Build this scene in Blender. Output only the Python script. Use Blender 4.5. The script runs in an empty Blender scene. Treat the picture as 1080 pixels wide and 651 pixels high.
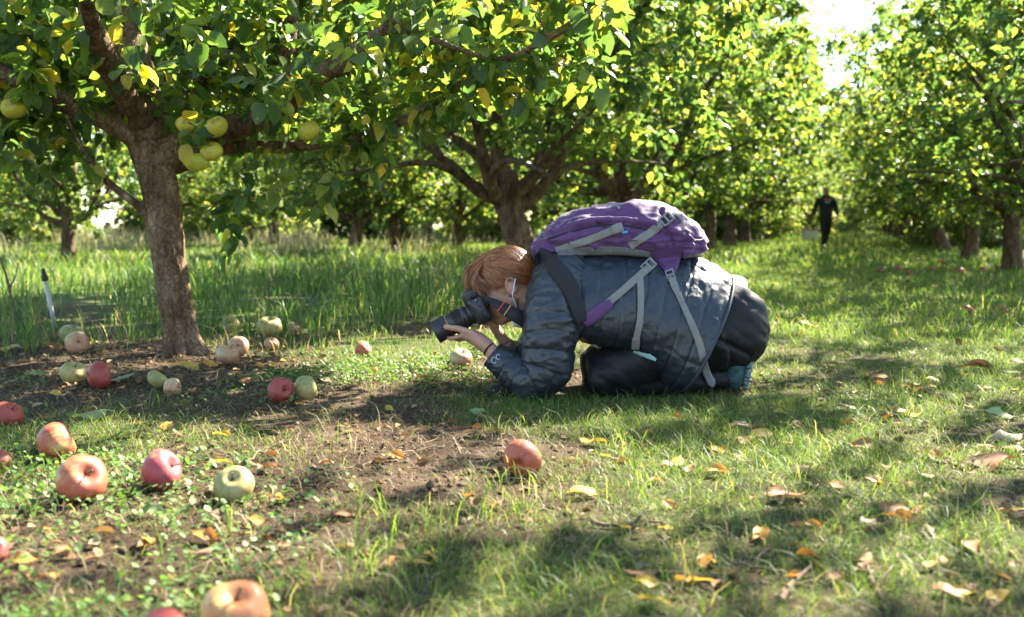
import bpy, math, random
import numpy as np
from mathutils import Vector, Matrix
from mathutils.bvhtree import BVHTree

# ------------------------------------------------------------------ camera, sky, sun, exposure
scene = bpy.context.scene
C = scene.collection
FPX, PW, PH, HOR = 1050.0, 1080.0, 651.0, 238.0
CAMZ = 0.58
PITCH = math.atan((PH / 2 - HOR) / FPX)
cam_d = bpy.data.cameras.new('camera')
cam_d.lens = 35.0; cam_d.sensor_width = 36.0; cam_d.sensor_fit = 'HORIZONTAL'
cam_d.clip_start = 0.05; cam_d.clip_end = 1000.0
cam_d.dof.use_dof = True; cam_d.dof.focus_distance = 3.15; cam_d.dof.aperture_fstop = 3.4
cam_o = bpy.data.objects.new('camera', cam_d); C.objects.link(cam_o)
cam_o.location = (0, 0, CAMZ); cam_o.rotation_euler = (math.pi / 2 - PITCH, 0, 0)
scene.camera = cam_o

SUN_AZ, SUN_EL = math.radians(45), math.radians(42)
sun_dir = Vector((math.sin(SUN_AZ) * math.cos(SUN_EL), math.cos(SUN_AZ) * math.cos(SUN_EL), math.sin(SUN_EL)))
world = bpy.data.worlds.new('World'); scene.world = world; world.use_nodes = True
wn = world.node_tree.nodes; wl = world.node_tree.links
sky = wn.new('ShaderNodeTexSky'); sky.sky_type = 'NISHITA'; sky.sun_disc = False
sky.sun_elevation = SUN_EL; sky.sun_rotation = SUN_AZ; sky.air_density = 1.0; sky.dust_density = 0.4
bg = wn.get('Background') or wn.new('ShaderNodeBackground')
bg.inputs['Strength'].default_value = 0.07
wl.new(sky.outputs['Color'], bg.inputs['Color'])
sun_d = bpy.data.lights.new('sun', 'SUN'); sun_d.energy = 5.0; sun_d.angle = math.radians(0.5); sun_d.color = (1.0, 0.92, 0.77)
sun_o = bpy.data.objects.new('sun', sun_d); C.objects.link(sun_o)
sun_o.rotation_euler = sun_dir.to_track_quat('Z', 'Y').to_euler(); sun_o.location = (20, 20, 30)
vs = scene.view_settings
vs.view_transform = 'Standard'; vs.look = 'None'; vs.gamma = 1.0; vs.use_curve_mapping = False
vs.exposure = 3.1

# ------------------------------------------------------------------ helpers
RNG = np.random.default_rng(7)
random.seed(7)
FWD = np.array([0, math.cos(PITCH), -math.sin(PITCH)]); UPV = np.array([0, math.sin(PITCH), math.cos(PITCH)]); RGT = np.array([1.0, 0, 0])
CAM = np.array([0, 0, CAMZ])

def ray(px, py):
    return FWD + RGT * ((px - PW / 2) / FPX) + UPV * ((PH / 2 - py) / FPX)
def P(px, py, y):
    d = ray(px, py); return CAM + d * (y / d[1])
def G(px, py):
    d = ray(px, py); return CAM + d * (-CAMZ / d[2])
def proj(V):
    V = np.asarray(V, float) - CAM
    z = V @ FWD
    return PW / 2 + FPX * V[..., 0] / z, PH / 2 - FPX * (V @ UPV) / z, z

def _h(ix, iy, iz, s):
    with np.errstate(over='ignore'):
        n = ix.astype(np.uint32) * np.uint32(374761393) + iy.astype(np.uint32) * np.uint32(668265263) + iz.astype(np.uint32) * np.uint32(2246822519) + np.uint32((s * 974634777 + 12345) % 4294967296)
        n = (n ^ (n >> np.uint32(13))) * np.uint32(1274126177)
        n = (n ^ (n >> np.uint32(15))) * np.uint32(2246822519)
        n = n ^ (n >> np.uint32(16))
    return n.astype(np.float64) / 4294967295.0
def vnoise(p, s=0):
    p = np.asarray(p, float); i = np.floor(p).astype(np.int64); f = p - i; f = f * f * (3 - 2 * f)
    r = 0
    for a in (0, 1):
        for b in (0, 1):
            for c in (0, 1):
                w = (f[..., 0] if a else 1 - f[..., 0]) * (f[..., 1] if b else 1 - f[..., 1]) * (f[..., 2] if c else 1 - f[..., 2])
                r = r + w * _h(i[..., 0] + a, i[..., 1] + b, i[..., 2] + c, s)
    return r * 2 - 1
def fbm(p, s=0, o=3):
    p = np.asarray(p, float); r = 0; a = 1.0; t = 0
    for k in range(o):
        r = r + a * vnoise(p * 2 ** k, s + k); t += a; a *= .5
    return r / t
def xyz(x, y, z=0.0):
    x = np.asarray(x, float); return np.stack([x, np.asarray(y, float), np.zeros_like(x) + z], -1)
def unit(v):
    v = np.asarray(v, float); return v / (np.linalg.norm(v, axis=-1, keepdims=True) + 1e-12)

def gz(x, y):
    """height of the ground"""
    x = np.asarray(x, float); y = np.asarray(y, float)
    far = np.clip((y - 1) / 8, 0.15, 1)
    return 0.012 * fbm(xyz(x * 1.1, y * 1.1), 3) + 0.006 * fbm(xyz(x * 6, y * 6), 5) + 0.10 * far * (fbm(xyz(x * .12, y * .12), 9, 2)) * np.clip((y - 6) / 10, 0, 1)
def gdens(x, y):
    """how grassy the ground is, 0 bare soil .. 1 sward"""
    x = np.asarray(x, float); y = np.asarray(y, float)
    g = .64 + .16 * np.clip(x * 1.5, 0, 1) + .75 * fbm(xyz(x * 1.6, y * 1.6), 21, 3)
    g = g - .95 * np.exp(-((x + 1.35) / .95) ** 2 - ((y - 3.75) / .62) ** 2)
    g = g - .64 * np.exp(-((x + .42) / .42) ** 2 - ((y - 2.55) / .65) ** 2)
    g = g - .45 * np.exp(-((x + .75) / .55) ** 2 - ((y - 1.75) / .3) ** 2)
    g = g - .4 * np.exp(-((x - 1.35) / .35) ** 2 - ((y - 2.65) / .3) ** 2)
    g = g - .25 * np.exp(-((x - .35) / .5) ** 2 - ((y - 1.9) / .35) ** 2)
    g = g + .45 * np.exp(-((x - .4) / 1.2) ** 2 - ((y - 3.1) / .3) ** 2)
    g = g + .3 * np.clip((y - 4.6) / 2, 0, 1)
    return np.clip(g, 0.0, 1.0)

def np_mesh(name, V, Fs, smooth=True):
    V = np.ascontiguousarray(V, dtype=np.float32).reshape(-1, 3)
    if not isinstance(Fs, (list, tuple)): Fs = [Fs]
    Fs = [np.asarray(f, dtype=np.int32) for f in Fs if len(f)]
    me = bpy.data.meshes.new(name)
    me.vertices.add(len(V)); me.vertices.foreach_set('co', V.ravel())
    loops = np.concatenate([f.ravel() for f in Fs]); tot = np.concatenate([np.full(len(f), f.shape[1], np.int32) for f in Fs])
    st = np.concatenate([[0], np.cumsum(tot)[:-1]]).astype(np.int32)
    me.loops.add(len(loops)); me.loops.foreach_set('vertex_index', loops)
    me.polygons.add(len(tot)); me.polygons.foreach_set('loop_start', st)
    me.polygons.foreach_set('use_smooth', np.full(len(tot), smooth, bool))
    me.update(calc_edges=True)
    return me
def join(parts):
    """parts: list of (V, [F, ...]) -> (V, [F by size])"""
    Vs, by, o = [], {}, 0
    for V, Fs in parts:
        V = np.asarray(V, float).reshape(-1, 3); Vs.append(V)
        for f in (Fs if isinstance(Fs, (list, tuple)) else [Fs]):
            f = np.asarray(f)
            if len(f): by.setdefault(f.shape[1], []).append(f + o)
        o += len(V)
    return np.concatenate(Vs), [np.concatenate(v) for v in by.values()]

def props(o, label=None, cat=None, group=None, kind=None):
    if label: o['label'] = label
    if cat: o['category'] = cat
    if group: o['group'] = group
    if kind: o['kind'] = kind
    return o
def thing(name, label, cat, loc=(0, 0, 0), group=None, rotz=0.0, scale=1.0):
    o = bpy.data.objects.new(name, None); C.objects.link(o)
    o.empty_display_size = .1; o.location = Vector([float(v) for v in loc]); o.rotation_euler = (0, 0, rotz); o.scale = (scale,) * 3
    return props(o, label, cat, group)
def rootloc(o):
    r = np.zeros(3)
    while o is not None:
        r = r + np.array(o.location); o = o.parent
    return r
def part(name, VF, parent, mat, smooth=True, label=None, kind=None):
    """mesh given in world coordinates (before the root is turned) put under parent"""
    V, Fs = VF
    me = np_mesh(name, np.asarray(V, float) - (rootloc(parent) if parent is not None else 0), Fs, smooth)
    me.materials.append(mat)
    o = bpy.data.objects.new(name, me); C.objects.link(o)
    if parent is not None: o.parent = parent
    return props(o, label, None, None, kind)
def single(name, VF, mat, base, label, cat, group=None, kind=None, smooth=True):
    """a thing that is one mesh, its origin at base"""
    base = np.asarray(base, float)
    me = np_mesh(name, np.asarray(VF[0], float) - base, VF[1], smooth); me.materials.append(mat)
    o = bpy.data.objects.new(name, me); C.objects.link(o); o.location = Vector(base)
    return props(o, label, cat, group, kind)

def cr(A, n):
    """Catmull-Rom through the rows of A, n samples, with the source index"""
    A = np.asarray(A, float)
    if A.ndim == 1: A = A[:, None]
    k = len(A); t = np.linspace(0, k - 1, n); i = np.minimum(t.astype(int), k - 2); f = (t - i)[:, None]
    p0 = A[np.maximum(i - 1, 0)]; p1 = A[i]; p2 = A[i + 1]; p3 = A[np.minimum(i + 2, k - 1)]
    return .5 * ((2 * p1) + (-p0 + p2) * f + (2 * p0 - 5 * p1 + 4 * p2 - p3) * f ** 2 + (-p0 + 3 * p1 - 3 * p2 + p3) * f ** 3)
def frames(pts):
    pts = np.asarray(pts, float); T = unit(np.gradient(pts, axis=0)); a = np.array([0, 1.0, 0])
    if abs(T[0] @ a) > .9: a = np.array([1.0, 0, 0])
    A = []
    for t in T:
        a = a - t * (a @ t); a = a / np.linalg.norm(a); A.append(a)
    A = np.array(A); return T, A, np.cross(T, A)
def grid_faces(nr, nc, off=0):
    i = np.arange(nr - 1)[:, None] * nc; j = np.arange(nc)[None, :]; j2 = (j + 1) % nc
    return np.stack([i + j, i + j2, i + nc + j2, i + nc + j], -1).reshape(-1, 4) + off
def ring_mesh(R, cap=True):
    """R (rings, n, 3) -> closed tube"""
    nr, nc, _ = R.shape; V = R.reshape(-1, 3); F = [grid_faces(nr, nc)]
    if cap:
        V = np.concatenate([V, R[0].mean(0)[None], R[-1].mean(0)[None]]); j = np.arange(nc); j2 = (j + 1) % nc
        F.append(np.concatenate([np.stack([j2, j, np.full(nc, nr * nc)], -1), np.stack([(nr - 1) * nc + j, (nr - 1) * nc + j2, np.full(nc, nr * nc + 1)], -1)]))
    return V, F
def tube(pts, r, n=8, ns=None, cap=True, smooth=True):
    pts = np.asarray(pts, float); r = np.asarray(r, float)
    if r.ndim == 0: r = np.full(len(pts), float(r))
    if ns: pts = cr(pts, ns); r = np.maximum(cr(r, ns)[:, 0], 1e-4)
    T, A, B = frames(pts); th = np.linspace(0, 2 * np.pi, n, endpoint=False)
    R = pts[:, None] + r[:, None, None] * (A[:, None] * np.cos(th)[None, :, None] + B[:, None] * np.sin(th)[None, :, None])
    return ring_mesh(R, cap)
def loft(c, a, b, ns=60, nt=48, e=1.0, disp=None, cap=True):
    """rings c + a cos + b sin; disp(S, TH, POS) along the normal"""
    c = cr(c, ns); a = cr(a, ns); b = cr(b, ns)
    th = np.linspace(0, 2 * np.pi, nt, endpoint=False); ct, st = np.cos(th), np.sin(th)
    ct = np.sign(ct) * np.abs(ct) ** e; st = np.sign(st) * np.abs(st) ** e
    R = c[:, None] + a[:, None] * ct[None, :, None] + b[:, None] * st[None, :, None]
    if disp is not None:
        ds = np.gradient(R, axis=0); dt = np.roll(R, -1, 1) - np.roll(R, 1, 1)
        N = unit(np.cross(ds, dt)); out = R - c[:, None]
        N = N * np.sign((N * out).sum(-1, keepdims=True) + 1e-9)
        S = np.concatenate([[0], np.cumsum(np.linalg.norm(np.diff(c, axis=0), axis=1))])[:, None]
        R = R + N * disp(S + 0 * th[None], th[None] + 0 * S, R)[..., None]
    return ring_mesh(R, cap)
def ellipsoid(c, ax, n=20, m=14):
    """ax: 3 half-axis vectors (rows)"""
    ax = np.asarray(ax, float)
    if ax.ndim == 1: ax = np.diag(ax)
    ph = np.linspace(0.02, np.pi - .02, m)[:, None]; th = np.linspace(0, 2 * np.pi, n, endpoint=False)[None]
    R = np.asarray(c) + np.sin(ph)[..., None] * (np.cos(th)[..., None] * ax[0] + np.sin(th)[..., None] * ax[1]) + (np.cos(ph) + 0 * th)[..., None] * ax[2]
    return ring_mesh(R)
BOXF = np.array([[0, 3, 2, 1], [4, 5, 6, 7], [0, 1, 5, 4], [1, 2, 6, 5], [2, 3, 7, 6], [3, 0, 4, 7]])
def bbox(c, ax, bev=0.12):
    """box with chamfered long edges: an 8-sided prism along ax[2]; ax: three half-axis rows"""
    ax = np.asarray(ax, float); c = np.asarray(c, float)
    if ax.ndim == 1: ax = np.diag(ax)
    k = 1 - bev; s = [(1, k), (k, 1), (-k, 1), (-1, k), (-1, -k), (-k, -1), (k, -1), (1, -k)]
    R = []
    for t, g in ((-1, 1 - bev), (-1 + bev, 1), (1 - bev, 1), (1, 1 - bev)):
        R.append([c + ax[0] * u * g + ax[1] * v * g + ax[2] * t for u, v in s])
    return ring_mesh(np.array(R))
def remesh(parts, voxel, it=4, fac=.5):
    V, Fs = join(parts); me = np_mesh('tmp', V, Fs); o = bpy.data.objects.new('tmp', me); C.objects.link(o)
    m = o.modifiers.new('r', 'REMESH'); m.mode = 'VOXEL'; m.voxel_size = voxel
    if it:
        s = o.modifiers.new('s', 'SMOOTH'); s.iterations = it; s.factor = fac
    dg = bpy.context.evaluated_depsgraph_get(); r = bpy.data.meshes.new_from_object(o.evaluated_get(dg))
    V = np.zeros(len(r.vertices) * 3, np.float32); r.vertices.foreach_get('co', V)
    N = np.zeros(len(r.vertices) * 3, np.float32); r.vertices.foreach_get('normal', N)
    F = np.zeros(len(r.loops), np.int32); r.loops.foreach_get('vertex_index', F)
    bpy.data.objects.remove(o); bpy.data.meshes.remove(me); bpy.data.meshes.remove(r)
    return V.reshape(-1, 3).astype(float), [F.reshape(-1, 4)], N.reshape(-1, 3).astype(float)

# ------------------------------------------------------------------ materials
def nmat(name):
    m = bpy.data.materials.new(name); m.use_nodes = True; nt = m.node_tree
    b = nt.nodes['Principled BSDF']; return m, nt.nodes, nt.links, b
def ramp(n, stops, interp='LINEAR'):
    r = n.new('ShaderNodeValToRGB'); r.color_ramp.interpolation = interp; e = r.color_ramp.elements
    while len(e) > 1: e.remove(e[-1])
    e[0].position = stops[0][0]; e[0].color = (*stops[0][1], 1)
    for p, c in stops[1:]:
        k = e.new(p); k.color = (*c, 1)
    return r
def noise(n, l, scale, detail=4, rough=.55, vec=None, stretch=None):
    t = n.new('ShaderNodeTexNoise'); t.inputs['Scale'].default_value = scale; t.inputs['Detail'].default_value = detail; t.inputs['Roughness'].default_value = rough
    tc = n.new('ShaderNodeTexCoord'); src = tc.outputs['Object'] if vec is None else vec
    if stretch:
        mp = n.new('ShaderNodeMapping'); mp.inputs['Scale'].default_value = stretch; l.new(src, mp.inputs['Vector']); src = mp.outputs['Vector']
    l.new(src, t.inputs['Vector']); return t
def bump(n, l, b, h, strength=.3, dist=.01):
    k = n.new('ShaderNodeBump'); k.inputs['Strength'].default_value = strength; k.inputs['Distance'].default_value = dist
    l.new(h, k.inputs['Height']); l.new(k.outputs['Normal'], b.inputs['Normal']); return k
def plain(name, col, rough=.5, spec=.5, metal=0.0, var=.25, scale=30, bumps=.0, bscale=200, sheen=0.0, stretch=None, bdist=.002):
    m, n, l, b = nmat(name)
    t = noise(n, l, scale, 5, stretch=stretch); lo = tuple(c * (1 - var) for c in col); hi = tuple(min(1, c * (1 + var)) for c in col)
    r = ramp(n, [(.3, lo), (.7, hi)]); l.new(t.outputs['Fac'], r.inputs['Fac']); l.new(r.outputs['Color'], b.inputs['Base Color'])
    b.inputs['Roughness'].default_value = rough; b.inputs['Specular IOR Level'].default_value = spec; b.inputs['Metallic'].default_value = metal
    if sheen: b.inputs['Sheen Weight'].default_value = sheen
    if bumps:
        t2 = noise(n, l, bscale, 4, stretch=stretch); bump(n, l, b, t2.outputs['Fac'], bumps, bdist)
    return m
def leafmat(name, stops, trans=.45, rough=.45, spec=.4, tint=(1.0, 1.0, .55), tgain=1.5):
    """thin leaf: colour varies per leaf and per object, light passes through"""
    m, n, l, b = nmat(name)
    g = n.new('ShaderNodeNewGeometry'); oi = n.new('ShaderNodeObjectInfo')
    a = n.new('ShaderNodeMath'); a.operation = 'ADD'; l.new(g.outputs['Random Per Island'], a.inputs[0]); l.new(oi.outputs['Random'], a.inputs[1])
    f = n.new('ShaderNodeMath'); f.operation = 'FRACT'; l.new(a.outputs[0], f.inputs[0])
    r = ramp(n, stops); l.new(f.outputs[0], r.inputs['Fac'])
    t = noise(n, l, 60, 3); mx = n.new('ShaderNodeMix'); mx.data_type = 'RGBA'; mx.blend_type = 'MULTIPLY'; mx.inputs['Factor'].default_value = .6
    r2 = ramp(n, [(.3, (.6, .6, .6)), (.65, (1.15, 1.15, 1.1))]); l.new(t.outputs['Fac'], r2.inputs['Fac'])
    l.new(r.outputs['Color'], mx.inputs['A']); l.new(r2.outputs['Color'], mx.inputs['B'])
    l.new(mx.outputs['Result'], b.inputs['Base Color']); b.inputs['Roughness'].default_value = rough; b.inputs['Specular IOR Level'].default_value = spec
    tr = n.new('ShaderNodeBsdfTranslucent'); tm = n.new('ShaderNodeMix'); tm.data_type = 'RGBA'; tm.blend_type = 'MULTIPLY'; tm.inputs['Factor'].default_value = 1
    l.new(mx.outputs['Result'], tm.inputs['A']); tm.inputs['B'].default_value = (tint[0] * tgain, tint[1] * tgain, tint[2] * tgain, 1)
    l.new(tm.outputs['Result'], tr.inputs['Color'])
    ms = n.new('ShaderNodeMixShader'); ms.inputs['Fac'].default_value = trans
    l.new(b.outputs['BSDF'], ms.inputs[1]); l.new(tr.outputs['BSDF'], ms.inputs[2]); l.new(ms.outputs['Shader'], n['Material Output'].inputs['Surface'])
    return m

M = {}
M['leaf'] = leafmat('apple_leaf', [(0, (.030, .066, .026)), (.35, (.052, .102, .028)), (.7, (.09, .145, .030)), (.88, (.145, .185, .035)), (.95, (.30, .28, .045)), (1, (.36, .25, .035))], .56, .42, .42, (1.0, .94, .45), 2.5)
M['leaf_far'] = leafmat('orchard_leaf', [(0, (.032, .068, .030)), (.4, (.058, .108, .034)), (.75, (.105, .152, .036)), (.92, (.17, .19, .045)), (1, (.30, .25, .045))], .56, .42, .42, (1.0, .95, .45), 2.5)
M['leaf_bush'] = leafmat('bush_leaf', [(0, (.07, .12, .04)), (.4, (.12, .17, .05)), (.8, (.19, .22, .07)), (1, (.34, .30, .10))], .5, .4, .5, (1, 1, .55), 1.9)
M['grass'] = leafmat('grass_blade', [(0, (.05, .10, .02)), (.5, (.09, .155, .028)), (.8, (.15, .195, .04)), (.92, (.22, .20, .07)), (1, (.32, .27, .13))], .45, .5, .3)
M['grass_tall'] = leafmat('tall_grass_blade', [(0, (.026, .07, .016)), (.4, (.055, .125, .022)), (.75, (.10, .165, .03)), (.9, (.17, .20, .06)), (1, (.34, .28, .14))], .45, .45, .35)
M['grass_dry'] = leafmat('dry_grass_blade', [(0, (.16, .18, .07)), (.5, (.28, .25, .15)), (1, (.38, .33, .22))], .4, .6, .2, (1, 1, .8), 1.1)
M['straw'] = leafmat('straw', [(0, (.10, .075, .04)), (.5, (.19, .145, .085)), (1, (.32, .26, .16))], .25, .7, .2, (1, .95, .8), 1.0)
M['clover'] = leafmat('clover_leaf', [(0, (.05, .12, .026)), (.6, (.09, .175, .032)), (1, (.16, .23, .055))], .4, .5, .3)
M['litter'] = leafmat('leaf_litter', [(0, (.07, .04, .022)), (.4, (.14, .08, .04)), (.75, (.22, .135, .07)), (.93, (.29, .20, .11)), (1, (.40, .22, .05))], .2, .7, .2, (1, .8, .5), 1.0)
M['f_yellow'] = leafmat('yellow_leaf', [(0, (.42, .27, .035)), (1, (.52, .38, .07))], .35, .5, .3, (1, .9, .5), 1.1)
M['f_orange'] = leafmat('orange_leaf', [(0, (.38, .17, .035)), (1, (.48, .26, .05))], .3, .5, .3, (1, .8, .5), 1.1)
M['f_brown'] = leafmat('brown_leaf', [(0, (.20, .085, .032)), (1, (.30, .14, .055))], .2, .6, .3, (1, .8, .5), 1.0)
M['f_pale'] = leafmat('pale_dry_leaf', [(0, (.23, .15, .085)), (1, (.34, .25, .15))], .2, .6, .3, (1, .9, .7), 1.0)
M['f_green'] = leafmat('fallen_green_leaf', [(0, (.18, .25, .09)), (1, (.26, .32, .15))], .3, .5, .3)
M['twig'] = plain('twig_bark', (.11, .075, .05), .85, .2, 0, .4, 40, .6, 150)

def bark(k=(1, 1, 1)):
    m, n, l, b = nmat('apple_bark' if k[0] == 1 else 'dark_apple_bark')
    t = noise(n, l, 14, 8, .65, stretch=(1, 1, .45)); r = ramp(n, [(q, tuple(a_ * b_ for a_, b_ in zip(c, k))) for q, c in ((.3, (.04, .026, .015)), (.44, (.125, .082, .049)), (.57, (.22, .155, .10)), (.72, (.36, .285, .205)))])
    l.new(t.outputs['Fac'], r.inputs['Fac']); v = n.new('ShaderNodeTexVoronoi'); v.feature = 'DISTANCE_TO_EDGE'; v.inputs['Scale'].default_value = 26
    tc = n.new('ShaderNodeTexCoord'); mp = n.new('ShaderNodeMapping'); mp.inputs['Scale'].default_value = (1, 1, .5); l.new(tc.outputs['Object'], mp.inputs['Vector'])
    t2 = noise(n, l, 8, 4); ad = n.new('ShaderNodeMix'); ad.data_type = 'RGBA'; ad.blend_type = 'LINEAR_LIGHT'; ad.inputs['Factor'].default_value = .12
    l.new(mp.outputs['Vector'], ad.inputs['A']); l.new(t2.outputs['Color'], ad.inputs['B']); l.new(ad.outputs['Result'], v.inputs['Vector'])
    r3 = ramp(n, [(0, (.45, .42, .4)), (.12, (1, 1, 1))]); l.new(v.outputs['Distance'], r3.inputs['Fac'])
    mx = n.new('ShaderNodeMix'); mx.data_type = 'RGBA'; mx.blend_type = 'MULTIPLY'; mx.inputs['Factor'].default_value = .75
    l.new(r.outputs['Color'], mx.inputs['A']); l.new(r3.outputs['Color'], mx.inputs['B']); l.new(mx.outputs['Result'], b.inputs['Base Color'])
    b.inputs['Roughness'].default_value = .9; b.inputs['Specular IOR Level'].default_value = .15
    am = n.new('ShaderNodeMath'); am.operation = 'MULTIPLY'; l.new(r3.outputs['Color'], am.inputs[0]); l.new(t.outputs['Fac'], am.inputs[1])
    bump(n, l, b, am.outputs[0], .9, .012); return m
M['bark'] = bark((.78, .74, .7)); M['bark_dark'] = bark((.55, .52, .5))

def soil():
    m, n, l, b = nmat('orchard_soil')
    at = n.new('ShaderNodeAttribute'); at.attribute_name = 'grassy'
    t1 = noise(n, l, 3, 8, .7); r1 = ramp(n, [(.3, (.036, .024, .015)), (.5, (.074, .050, .033)), (.7, (.135, .098, .066))]); l.new(t1.outputs['Fac'], r1.inputs['Fac'])
    t2 = noise(n, l, 90, 6, .7); r2 = ramp(n, [(.35, (.45, .42, .4)), (.6, (1.15, 1.1, 1.05))]); l.new(t2.outputs['Fac'], r2.inputs['Fac'])
    mx = n.new('ShaderNodeMix'); mx.data_type = 'RGBA'; mx.blend_type = 'MULTIPLY'; mx.inputs['Factor'].default_value = .9
    l.new(r1.outputs['Color'], mx.inputs['A']); l.new(r2.outputs['Color'], mx.inputs['B'])
    t3 = noise(n, l, 25, 6, .7); r3 = ramp(n, [(.3, (.04, .06, .015)), (.5, (.075, .12, .025)), (.75, (.15, .17, .06))]); l.new(t3.outputs['Fac'], r3.inputs['Fac'])
    t4 = noise(n, l, 14, 5, .65); mu = n.new('ShaderNodeMath'); mu.operation = 'MULTIPLY_ADD'; l.new(at.outputs['Fac'], mu.inputs[0]); mu.inputs[1].default_value = 1.2
    sb = n.new('ShaderNodeMath'); sb.operation = 'MULTIPLY_ADD'; l.new(t4.outputs['Fac'], sb.inputs[0]); sb.inputs[1].default_value = 1.6; sb.inputs[2].default_value = -1.35
    l.new(sb.outputs[0], mu.inputs[2]); mu.use_clamp = True
    fx = n.new('ShaderNodeMix'); fx.data_type = 'RGBA'; l.new(mu.outputs[0], fx.inputs['Factor']); l.new(mx.outputs['Result'], fx.inputs['A']); l.new(r3.outputs['Color'], fx.inputs['B'])
    l.new(fx.outputs['Result'], b.inputs['Base Color']); b.inputs['Roughness'].default_value = .95; b.inputs['Specular IOR Level'].default_value = .1
    bump(n, l, b, t2.outputs['Fac'], 1.0, .02); return m
M['soil'] = soil()

M['crumb'] = plain('soil_crumb', (.085, .058, .038), .95, .1, 0, .5, 30)
def apple_mat(name, ground, blush, amt, rough=.5):
    m, n, l, b = nmat(name)
    t = noise(n, l, 16, 5, .7); t2 = noise(n, l, 70, 5, .7, stretch=(1, 1, .12)); tc = n.new('ShaderNodeTexCoord'); oi = n.new('ShaderNodeObjectInfo')
    sx = n.new('ShaderNodeSeparateXYZ'); l.new(tc.outputs['Object'], sx.inputs[0])
    a = n.new('ShaderNodeMath'); a.operation = 'MULTIPLY_ADD'; l.new(sx.outputs['X'], a.inputs[0]); a.inputs[1].default_value = 7.0; l.new(t.outputs['Fac'], a.inputs[2])
    c = n.new('ShaderNodeMath'); c.operation = 'MULTIPLY_ADD'; l.new(t2.outputs['Fac'], c.inputs[0]); c.inputs[1].default_value = 1.1; l.new(a.outputs[0], c.inputs[2])
    r = ramp(n, [(max(0, 1.05 - amt - .17), ground), (min(1, 1.05 - amt + .17), blush)]); l.new(c.outputs[0], r.inputs['Fac'])
    v = n.new('ShaderNodeTexVoronoi'); v.inputs['Scale'].default_value = 130; l.new(tc.outputs['Object'], v.inputs['Vector'])
    rv = ramp(n, [(.0, (1.5, 1.45, 1.2)), (.2, (1.0, 1.0, 1.0))]); l.new(v.outputs['Distance'], rv.inputs['Fac'])
    mx = n.new('ShaderNodeMix'); mx.data_type = 'RGBA'; mx.blend_type = 'MULTIPLY'; mx.inputs['Factor'].default_value = 1; l.new(r.outputs['Color'], mx.inputs['A']); l.new(rv.outputs['Color'], mx.inputs['B'])
    tb = noise(n, l, 24, 5, .7); rb = ramp(n, [(.55, (1, 1, 1)), (.66, (.40, .28, .18))]); l.new(tb.outputs['Fac'], rb.inputs['Fac'])
    m2 = n.new('ShaderNodeMix'); m2.data_type = 'RGBA'; m2.blend_type = 'MULTIPLY'; m2.inputs['Factor'].default_value = .8; l.new(mx.outputs['Result'], m2.inputs['A']); l.new(rb.outputs['Color'], m2.inputs['B'])
    l.new(m2.outputs['Result'], b.inputs['Base Color']); b.inputs['Roughness'].default_value = rough; b.inputs['Specular IOR Level'].default_value = .4
    b.inputs['Subsurface Weight'].default_value = .08; b.inputs['Subsurface Radius'].default_value = (.01, .006, .003)
    bump(n, l, b, t.outputs['Fac'], .15, .004); return m
M['a_red'] = apple_mat('red_apple_skin', (.33, .17, .07), (.25, .040, .028), .52)
M['a_peach'] = apple_mat('peach_apple_skin', (.44, .29, .085), (.33, .075, .035), .34)
M['a_orange'] = apple_mat('orange_apple_skin', (.50, .33, .10), (.44, .16, .055), .16)
M['a_blush'] = apple_mat('blushed_apple_skin', (.42, .25, .09), (.27, .045, .048), .42)
M['a_green'] = apple_mat('green_apple_skin', (.17, .19, .055), (.30, .24, .085), .12)
M['a_tan'] = apple_mat('tan_apple_skin', (.33, .27, .14), (.36, .18, .10), .15, .5)
M['a_fresh'] = apple_mat('yellow_green_apple_skin', (.27, .29, .022), (.36, .33, .035), .1)
M['stem'] = plain('apple_stem', (.09, .06, .03), .8)
# ------------------------------------------------------------------ the ground
def graded(lo, hi, flo, fhi, fine, grow=1.12):
    a = list(np.arange(flo, fhi + 1e-6, fine)); s = fine
    while a[-1] < hi: s *= grow; a.append(a[-1] + s)
    s = fine; b = [a[0]]
    while b[-1] > lo: s *= grow; b.append(b[-1] - s)
    return np.array(b[:0:-1] + a)
gx = graded(-160, 170, -2.4, 2.4, .018); gy = graded(-20, 260, 1.0, 5.2, .018)
GX, GY = np.meshgrid(gx, gy)
GZ = gz(GX, GY) + .004 * fbm(xyz(GX * 22, GY * 22), 41, 2) * (1 - .6 * gdens(GX, GY))
nr, nc = GX.shape
ii = np.arange(nr - 1)[:, None] * nc + np.arange(nc - 1)[None]
gf = np.stack([ii, ii + 1, ii + nc + 1, ii + nc], -1).reshape(-1, 4)
gme = np_mesh('ground', np.stack([GX, GY, GZ], -1), gf); gme.materials.append(M['soil'])
at = gme.attributes.new('grassy', 'FLOAT', 'POINT'); at.data.foreach_set('value', (gdens(GX, GY) + np.clip((GY - 6) / 10, 0, .8)).astype(np.float32).ravel())
ground = bpy.data.objects.new('ground', gme); C.objects.link(ground); ground['kind'] = 'structure'

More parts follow.
